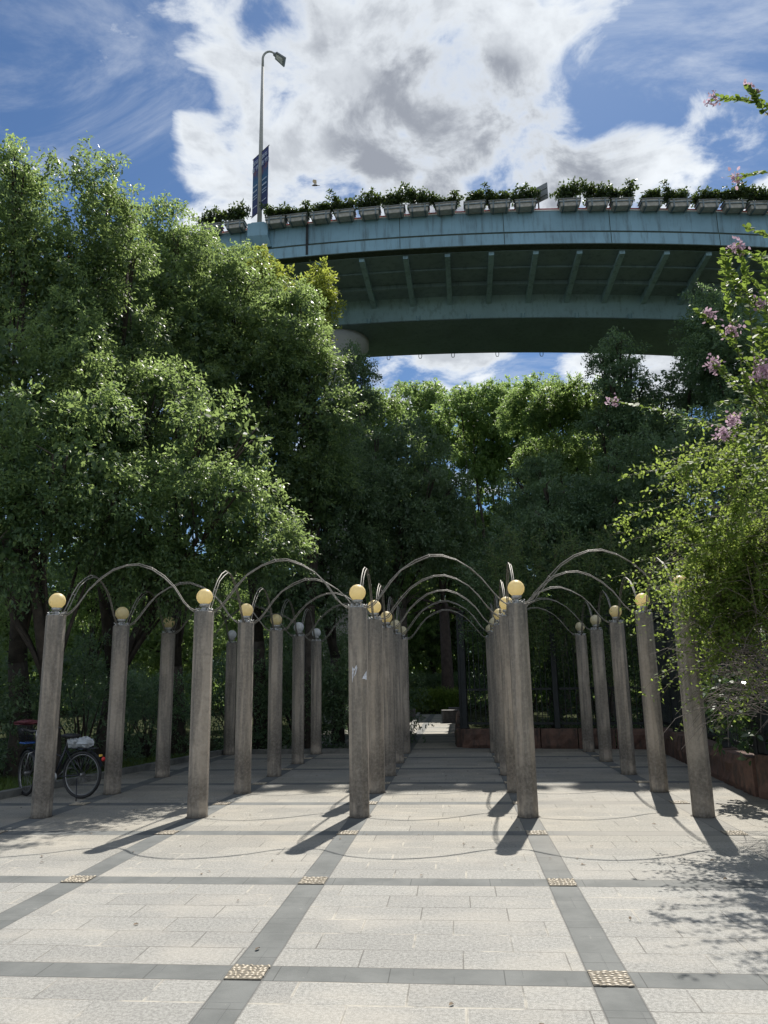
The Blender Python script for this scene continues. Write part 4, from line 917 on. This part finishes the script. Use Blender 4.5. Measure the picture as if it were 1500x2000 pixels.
bk = [(-40, 'far tree at the left end behind the dark limbs'), (110, 'far sunlit tree seen between the left trunks'), (250, 'far sunlit tree behind the second left column'), (400, 'far tree behind the left arches'), (560, 'far tree behind the dark middle shade'), (720, 'far tree left of the walkway end'), (840, 'far sunlit tree at the end of the walkway'), (960, 'far tree right of the walkway end'), (1120, 'far tree behind the creeper mass'), (1300, 'far tree behind the right columns'), (1480, 'far tree at the right end of the woods')]
for i, (px, lab) in enumerate(bk):
    Yt = 43 + (i * 7 % 5); p = at(px, 1120, Yt); gtree('broadleaf_tree', lab, p.x, Yt, [(p.x, Yt, 4.6, 3.8, 2.6, 3.6), (p.x + 1, Yt + 1, 9.0 if px > 600 else 8.0, 3.2, 2.4, 2.9)], 60 + i, leaf='leaf_far' if i % 2 else 'leaf', fork=2.0, trunk=.25, L=.2, dens=1.0, nl=18, lobe=(.9, 1.5), spray=.6, group='trees of the far woods')
rng = np.random.default_rng(400); n = 90000
C = np.stack([rng.uniform(-60, 55, n), rng.uniform(49, 56, n), 9 * rng.random(n) ** .9], 1); C[:, 2] *= 1 + .25 * np.sin(C[:, 0] * .7) + .12 * np.sin(C[:, 0] * 2.3)
o = leaf_mesh('distant_woods', C, rng.normal(size=(n, 3)), rng.normal(size=(n, 3)) + np.array([0, 0, .6]), .38 + .3 * rng.random(n), .22 + .15 * rng.random(n), rng.random(n), M['leaf_far']); tag(o, 'dense mass of distant woods closing the view behind the park', 'woods', kind='stuff')
for i, (px, py, Yt, lab) in enumerate([(40, 1230, 25, 'sunlit small tree between the far left trunks'), (190, 1150, 27, 'sunlit small tree seen behind the two leftmost columns'), (330, 1260, 26, 'sunlit small tree behind the third left column'), (470, 1200, 29, 'sunlit small tree behind the second and third front columns')]):
    p = at(px, py, Yt); gtree('understorey_tree', lab, p.x, Yt, [(p.x, Yt, p.z, 1.9, 1.4, 1.7)], 90 + i, leaf='leaf_far', fork=1.6, trunk=.12, L=.12, dens=1.6, lobe=(.5, .9))
# far walkway end: two trunks, hedge rows
gtree('broadleaf_tree', 'reddish-brown trunked tree at the end of the walkway', -.55, 38.6, [(-.5, 38.6, 7.8, 2.0, 1.8, 1.6), (-3.2, 41, 4.6, 1.8, 1.2, 1.6), (1.6, 41, 4.6, 1.6, 1.2, 1.6)], 80, leaf='leaf_far', fork=5.0, trunk=.30, bark='bark_brown', L=.15, dens=1.5)
gtree('broadleaf_tree', 'dark trunked tree left of the walkway end', -2.6, 37.6, [(-2.6, 37.8, 7.0, 1.8, 1.8, 1.6)], 81, leaf='leaf_far', fork=5.0, trunk=.22, L=.15, dens=1.5)

def bush(name, label, c, r3, seed, leaf='leaf_dark', L=.09, dens=26, nl=14, cat='shrub', group='shrubs of the planting beds', droop=.2, stems=True, hexa=False, W=.42):
    rng = np.random.default_rng(seed); c = np.array(c, float); r3 = np.array(r3, float); root = empty(name, (c[0], c[1], 0)); tag(root, label, cat, group)
    area = 2 * math.pi * r3[0] * r3[2] * 1.6; ns = int(dens * 2.2 * area); o = unit(rng.normal(size=(ns, 3))); o[:, 2] = np.abs(o[:, 2]) * np.sign(rng.random(ns) - .25)
    wob = 1 + .16 * np.sin(o[:, 0] * 5 + seed) * np.cos(o[:, 1] * 4 + seed * 2) + .1 * np.sin(o[:, 2] * 9 + seed)
    C = np.array([0, 0, c[2]]) + o * r3 * wob[:, None] * rng.uniform(.55, 1, (ns, 1)); keep = C[:, 2] > .03; C, o = C[keep], o[keep]
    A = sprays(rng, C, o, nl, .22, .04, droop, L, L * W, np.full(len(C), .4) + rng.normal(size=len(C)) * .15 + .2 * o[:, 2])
    leaf_mesh('leaves', *A, M[leaf], root, hexa)
    if stems:
        mb = MB(); rg = random.Random(seed)
        for k in range(9):
            e_ = Vector((rg.uniform(-.7, .7) * r3[0], rg.uniform(-.7, .7) * r3[1], c[2] + rg.uniform(0, .8) * r3[2])); mb.tube([(rg.uniform(-.15, .15), rg.uniform(-.15, .15), -.05), e_ * .5 + Vector((0, 0, .1)), e_], [.025, .016, .005], 5)
        mb.build('stems', M['bark'], root)
    return root
SH = [(-8.6, 13.0, 1.1, 1.3, 1.2, 'dark shrub behind the bicycles at the left edge'), (-7.2, 14.6, 1.1, 1.2, 1.3, 'dark shrub between the two leftmost columns'), (-6.9, 17.0, .8, 1.2, 1.1, 'dark shrub behind the third row left column'),
      (-5.4, 19.0, 1.0, 1.2, 1.5, 'dark shrub behind the second front column'), (-3.9, 19.0, .9, 1.2, 1.3, 'dark shrub behind the third row yellow globe column'), (-2.5, 18.9, .9, 1.0, 1.5, 'bamboo-like dark shrub left of the middle column'), (-1.9, 20.5, 1.0, 1.0, 1.4, 'dark shrub at the left side of the walkway'),
      (-9.9, 15.4, .7, 1.4, .9, 'dark bushy mass under the left trees'), (-4.9, 23.5, 1.4, 2.0, 2.2, 'tall dark shrub deep behind the left columns'), (-3.9, 25.0, 1.3, 1.0, 2.0, 'tall dark shrub beside the walkway in bridge shade'), (-8.5, 19.5, .9, 1.6, 1.2, 'dark undergrowth shrub deep under the left trees')]
for i, (x, y, z, r_, h, lab) in enumerate(SH): bush('shrub', lab, (x, y, z), (r_, r_ * .8, h), 100 + i, dens=16, nl=13)
for i, (x, y, z, r_, h, lab) in enumerate([(1.6, 20.4, 1.3, 1.3, 1.8, 'dark shrub behind the fence beside the walkway'), (3.6, 20.0, 1.4, 1.3, 1.9, 'dark shrub behind the back fence at centre right'), (5.6, 18.6, 1.4, 1.4, 2.0, 'dark shrub behind the fence corner'), (5.7, 15.6, 1.5, 1.1, 2.0, 'dark shrub behind the right side fence'), (5.5, 13.0, 1.3, 1.0, 1.8, 'dark shrub behind the rightmost columns')]):
    bush('shrub', lab, (x, y, z), (r_, r_ * .8, h), 120 + i, dens=15, nl=13)
for i, (x0, x1, y, h, lab, lf) in enumerate([(-2.6, .2, 37.4, .50, 'clipped green border hedge closing the end of the walkway', 'leaf_vine'), (-4.4, 1.4, 40.4, .85, 'taller dark hedge behind the border at the walkway end', 'leaf_dark')]):
    rng = np.random.default_rng(200 + i); ns = int((x1 - x0) * 420); C = np.stack([rng.uniform(0, x1 - x0, ns), rng.uniform(-.5, .6, ns), h * 2 * rng.random(ns) ** .6], 1); o_ = unit(rng.normal(size=(ns, 3)) + np.array([0, -.4, .8]))
    root = empty('hedge', (x0, y, 0)); tag(root, lab, 'hedge', 'hedges at the walkway end'); A = sprays(rng, C, o_, 9, .2, .04, -.2, .13, .035, np.full(ns, .45)); leaf_mesh('leaves', *A, M[lf], root)
bush('glossy_shrub', 'glossy large-leaved shrub over the right stone wall', tuple(at(1475, 1385, 10.9)), (.58, .6, .48), 140, leaf='leaf_gloss', stems=False, L=.11, dens=34, nl=8, hexa=True, W=.5, group=None)
# grass at the left edge of the bed
rng = np.random.default_rng(9); n = 9000
ed = rng.random(n); C = np.stack([-6.85 + 1.3 * ed - rng.random(n) ** 2 * 1.6 * 1.0, 11.0 + 6.6 * ed, np.full(n, -.03)], 1); C2 = np.stack([-6.9 - rng.random(n) * 5, 10.9 + rng.random(n) * 2.6 - 0 * ed, np.full(n, -.03)], 1); C = np.concatenate([C, C2])
o = leaf_mesh('grass', C, rng.normal(size=C.shape) * .35 + np.array([0, 0, 1]), rng.normal(size=C.shape), .07 + .09 * rng.random(len(C)), np.full(len(C), .008), rng.random(len(C)), M['grass']); tag(o, 'short grass edging the planting bed', 'grass', kind='stuff')

# hanging creeper on the back fence and trees
def creeper(name, lab, strands, seed, leaf, L, thick=.006, nl=40, cat='creeper', group=None, spread=.07, hexa=False, W=.45, stem='stem', spacing=None):
    rng = np.random.default_rng(seed); b0 = Vector(strands[0][0]); root = empty(name, (b0.x, b0.y, 0)); tag(root, lab, cat, group); o0 = Vector((b0.x, b0.y, 0))
    mb = MB(); Ps, Ds, Ns = [], [], []
    for st_ in strands:
        pts = [Vector(p) - o0 for p in st_]; fine = []
        for i in range(len(pts) - 1):
            for k in range(5): fine.append(pts[i].lerp(pts[i + 1], k / 5))
        fine.append(pts[-1])
        for _ in range(3): fine = [fine[0]] + [(fine[i - 1] + fine[i] * 2 + fine[i + 1]) / 4 for i in range(1, len(fine) - 1)] + [fine[-1]]
        m_ = len(fine); mb.tube(fine, [max(.0015, thick * (1 - i / m_)) for i in range(m_)], 5)
        ln = sum((fine[i + 1] - fine[i]).length for i in range(m_ - 1)); cnt = int(ln / spacing) if spacing else nl
        fa = np.array([tuple(p) for p in fine]); tt = rng.random(cnt) ** .9 * (m_ - 1.01) if not spacing else np.linspace(m_ * .08, m_ - 1.01, cnt)
        i0 = tt.astype(int); fr = (tt - i0)[:, None]; p = fa[i0] * (1 - fr) + fa[i0 + 1] * fr; tang = unit(fa[i0 + 1] - fa[i0])
        side = unit(np.cross(tang, rng.normal(size=(cnt, 3)))) if not spacing else unit(np.cross(tang, np.array([.1, -.5, .9]))) * np.where(np.arange(cnt) % 2, 1, -1)[:, None]
        Ps.append(p + rng.normal(size=p.shape) * spread); Ds.append(side + tang * .5 + rng.normal(size=p.shape) * (.4 if not spacing else .22)); Ns.append(rng.normal(size=p.shape) * .5 + np.array([0, -.2, 1.0]))
    mb.build('stems', M[stem], root); P_a, D_a, N_a = map(np.concatenate, (Ps, Ds, Ns)); n_ = len(P_a)
    leaf_mesh('leaves', P_a, D_a, N_a, L * (.7 + .5 * rng.random(n_)), L * W * (.8 + .4 * rng.random(n_)), .45 + rng.normal(size=n_) * .28, M[leaf], root, hexa)
    return root
rg = random.Random(77)
def hangset(x0, x1, y0, y1, n, Y0, Y1, ln):
    out_ = []
    for _ in range(n):
        p = at(rg.uniform(x0, x1), rg.uniform(y0, y1), rg.uniform(Y0, Y1)); L_ = rg.uniform(*ln); q = p + Vector((rg.uniform(-.25, .25), rg.uniform(-.3, .1), -L_)); out_.append([p + Vector((rg.uniform(-.3, .3), .3, .2)), p, p.lerp(q, .5) + Vector((0, -.05, 0)), q])
    return out_
creeper('hanging_creeper', 'dark creeper hanging over the back fence behind the right columns', hangset(960, 1290, 1040, 1260, 210, 17.7, 18.7, (.5, 1.3)), 301, 'leaf', .075, nl=110, spread=.075, group='creepers on the fence')
creeper('hanging_creeper', 'creeper hanging at the fence end above the walkway', hangset(900, 985, 1100, 1230, 40, 18.3, 19.0, (.4, .9)), 302, 'leaf_dark', .075, nl=90, spread=.07, group='creepers on the fence')

# yellow-green rambling canes hanging over the right columns
rg = random.Random(12); strands = []
tips = [(1190, 1045, 8.6), (1215, 985, 8.6), (1245, 915, 8.7), (1235, 1100, 8.5), (1285, 890, 8.8), (1300, 960, 8.6), (1340, 880, 8.8), (1210, 1220, 8.9), (1240, 1190, 8.7), (1245, 1362, 8.7), (1262, 1150, 8.6), (1330, 1385, 8.5), (1338, 1330, 8.6), (1300, 1255, 8.7), (1255, 1120, 8.9), (1390, 1290, 8.7), (1355, 1300, 8.5), (1420, 880, 8.7), (1270, 1240, 8.8), (1310, 1190, 8.6), (1345, 1240, 8.5), (1325, 1310, 8.5), (1360, 1370, 8.5), (1385, 1330, 8.6), (1300, 1320, 8.6), (1255, 1180, 8.5), (1290, 1210, 8.6), (1335, 1180, 8.4), (1320, 1140, 8.5), (1365, 1250, 8.5), (1275, 1290, 8.7), (1230, 1160, 8.6), (1350, 1120, 8.4), (1385, 1230, 8.6), (1205, 1190, 8.7), (1220, 1140, 8.4), (1370, 1190, 8.6), (1400, 1080, 8.7), (1345, 1060, 8.6), (1300, 1060, 8.7), (1268, 1010, 8.6)]
for k in range(126):
    tx, ty, tY = tips[k % len(tips)]
    if k >= len(tips): tx += rg.uniform(-25, 75); ty += rg.uniform(-60, 60); tY += rg.uniform(-.4, .6)
    tY -= 1.1 if ty < 1000 else (.5 if ty < 1110 else 0)
    e_ = at(tx, ty, tY); b0 = Vector((5.0 + rg.uniform(-.3, .6), 9.0 + rg.uniform(-.6, .8), 2.2 + rg.uniform(-.2, .9)))
    top_ = b0.lerp(e_, rg.uniform(.45, .65)); top_.z = max(e_.z, b0.z) + rg.uniform(.15, .55)
    pre = top_.lerp(e_, .65); pre.z = max(pre.z, e_.z + .12)
    main = [b0, b0.lerp(top_, .5) + Vector((0, 0, .25)), top_, pre, e_]; strands.append(main)
    for s_ in range(3):
        f = rg.uniform(.25, .95); q = top_.lerp(pre, f) if s_ else b0.lerp(top_, f); L_ = rg.uniform(.25, .65); r3 = q + Vector((rg.uniform(-.35, .25), rg.uniform(-.25, .25), -L_ * rg.uniform(.3, 1.0))); strands.append([q, q.lerp(r3, .5) + Vector((0, 0, .06)), r3])
creeper('rambling_shrub', 'yellow-green rambling canes arching over the rightmost columns', strands, 303, 'leaf_vine', .046, .007, nl=84, spread=.028, cat='shrub', hexa=True, W=.55)
# dead twig tangle
mb = MB(); root = empty('dead_brambles', (4.6, 9.3, 0)); tag(root, 'tangle of bare grey-brown twigs heaped over the right fence', 'bramble')
for k in range(480):
    a = at(rg.uniform(1400, 1590), rg.uniform(1040, 1400), rg.uniform(8.3, 9.8)) - Vector((4.6, 9.3, 0)); dr = Vector((rg.uniform(-1, -.1), rg.uniform(-.4, .4), rg.uniform(-.3, .75))).normalized(); l = rg.uniform(.3, .9)
    e_ = a + dr * l + Vector((0, 0, -.18 * l)); mb.tube([a, a + dr * l * .35 + Vector((0, 0, .06)), a + dr * l * .7 + Vector((0, 0, .03)), e_], [.0045, .004, .003, .0015], 4, False)
mb.build('twigs', M['twig'], root)
# crape myrtle: near branches with rows of paired leaves and pink flower heads
paths = [[(1640, 300, 5.2), (1520, 215, 5.0), (1470, 195, 4.9), (1395, 192, 4.9)], [(1640, 330, 5.2), (1540, 262, 5.0), (1480, 205, 4.9), (1470, 175, 4.9)], [(1640, 420, 5.2), (1560, 352, 5.1), (1500, 335, 5.0), (1437, 346, 5.0)], [(1640, 520, 5.2), (1540, 480, 5.1), (1500, 458, 5.0), (1455, 446, 5.0)],
         [(1560, 900, 6.0), (1470, 800, 6.0), (1430, 640, 5.9), (1416, 550, 5.8), (1418, 488, 5.8)], [(1560, 900, 6.0), (1475, 760, 6.0), (1462, 560, 5.9), (1440, 480, 5.8)], [(1600, 700, 6.0), (1520, 560, 6.0), (1500, 520, 5.9), (1452, 490, 5.8)], [(1600, 800, 6.0), (1500, 600, 5.9), (1455, 585, 5.8), (1425, 600, 5.8)],
         [(1560, 900, 6.1), (1470, 720, 6.0), (1400, 640, 5.9), (1360, 605, 5.9)], [(1580, 900, 6.3), (1450, 850, 6.3), (1330, 810, 6.3), (1195, 783, 6.3)], [(1560, 900, 6.1), (1480, 780, 6.0), (1420, 730, 5.9), (1392, 712, 5.9)], [(1560, 1000, 6.1), (1490, 820, 6.0), (1440, 870, 6.0), (1415, 850, 6.0)],
         [(1580, 640, 5.6), (1500, 640, 5.6), (1495, 560, 5.6), (1505, 500, 5.6)], [(1600, 950, 6.1), (1500, 760, 6.1), (1480, 700, 6.0), (1490, 640, 6.0)], [(1590, 980, 6.3), (1420, 890, 6.3), (1350, 905, 6.3), (1290, 930, 6.3)], [(1560, 900, 6.0), (1500, 850, 6.0), (1450, 780, 6.0), (1400, 790, 6.0)]]
for k in range(16):
    x1, y1 = rg.uniform(1395, 1500), rg.uniform(470, 1000); paths.append([(1600 + rg.uniform(-30, 30), y1 + 260, 6.3), (1540, y1 + 120, 6.2), (x1 + 25, y1 + 50, 6.1), (x1, y1, 6.0 + rg.uniform(-.2, .3))])
st_ = [[at(*q) for q in p] for p in paths]
cm = creeper('crape_myrtle', 'pink-flowering crape myrtle branches reaching in from the right', [s_ for s_ in st_], 304, 'leaf_myrtle', .062, .007, cat='flowering shrub', hexa=True, W=.62, spacing=.0165, spread=.006)
C0 = Vector((st_[0][0].x, st_[0][0].y, 0)); rng = np.random.default_rng(5)
heads = [(1392, 192, 4.9, .04, 26), (1437, 346, 5.0, .035, 26), (1468, 175, 4.9, .03, 18), (1440, 482, 5.8, .04, 60), (1485, 590, 5.8, .035, 50), (1395, 712, 5.9, .04, 70), (1493, 725, 5.9, .06, 170), (1413, 847, 6.0, .04, 80), (1430, 820, 6.0, .035, 70), (1197, 783, 6.3, .03, 30), (1385, 612, 5.9, .035, 40), (1430, 645, 5.9, .04, 60)]
for (px, py, Y_, r_, cnt) in heads:
    c = np.array(tuple(at(px, py, Y_) - C0)); P_a = c + rng.normal(size=(cnt, 3)) * r_ * .75
    leaf_mesh('flower_head', P_a, rng.normal(size=(cnt, 3)), rng.normal(size=(cnt, 3)), .022 + .02 * rng.random(cnt), .014 + .016 * rng.random(cnt), rng.random(cnt), M['petal'], cm, True, .3)

# white block of flats glimpsed behind the right trees
p = at(1560, 660, 60); wb = empty('white_building', (p.x, 60, 0)); tag(wb, 'white apartment block glimpsed at the right edge beyond the overpass', 'building')
mb = MB(); mb.box((0, 5, 14.2), (5.2, 10, 28.4)); mb.build('wall', M['whitewall'], wb)
for f in range(8):
    for q in (-1.5, .2, 1.7):
        mb = MB(); mb.box((q, -.01, 2.5 + f * 3.2), (.9, .06, 1.5)); mb.build('window', M['glass'], wb)
# insect hovering in front of the sky
p = at(616, 362, 3.2); df = empty('dragonfly', p, .3); tag(df, 'small dragonfly hovering against the clouds left of centre', 'dragonfly')
mb = MB(); mb.tube([(-.013, 0, -.001), (-.008, 0, 0), (.006, 0, .001), (.010, 0, .001), (.022, 0, .002)], [.002, .004, .0042, .002, .0012], 8); mb.build('body', M['black'], df)
mb = MB()
for sx, sg in ((-.004, 1), (-.004, -1), (.003, 1), (.003, -1)):
    mb.add([(sx, 0, .003), (sx - .012, sg * .014, .009), (sx - .010, sg * .026, .012), (sx - .001, sg * .024, .012), (sx + .002, sg * .010, .006)], [(0, 1, 2, 3, 4)])
mb.build('wings', M['wing'], df)
# fallen leaves on the paving
rng = np.random.default_rng(21); n = 150
C = np.stack([rng.uniform(-6, 4, n), rng.uniform(3.2, 17, n), np.full(n, .006)], 1)
o = leaf_mesh('fallen_leaves', C, rng.normal(size=(n, 3)) * np.array([1, 1, .1]), np.tile([0, 0, 1.], (n, 1)) + rng.normal(size=(n, 3)) * .2, .02 + .035 * rng.random(n), .012 + .015 * rng.random(n), rng.random(n), M['litter'], None, True, .3); tag(o, 'scattered dry leaves on the paving', 'fallen leaves', kind='stuff')
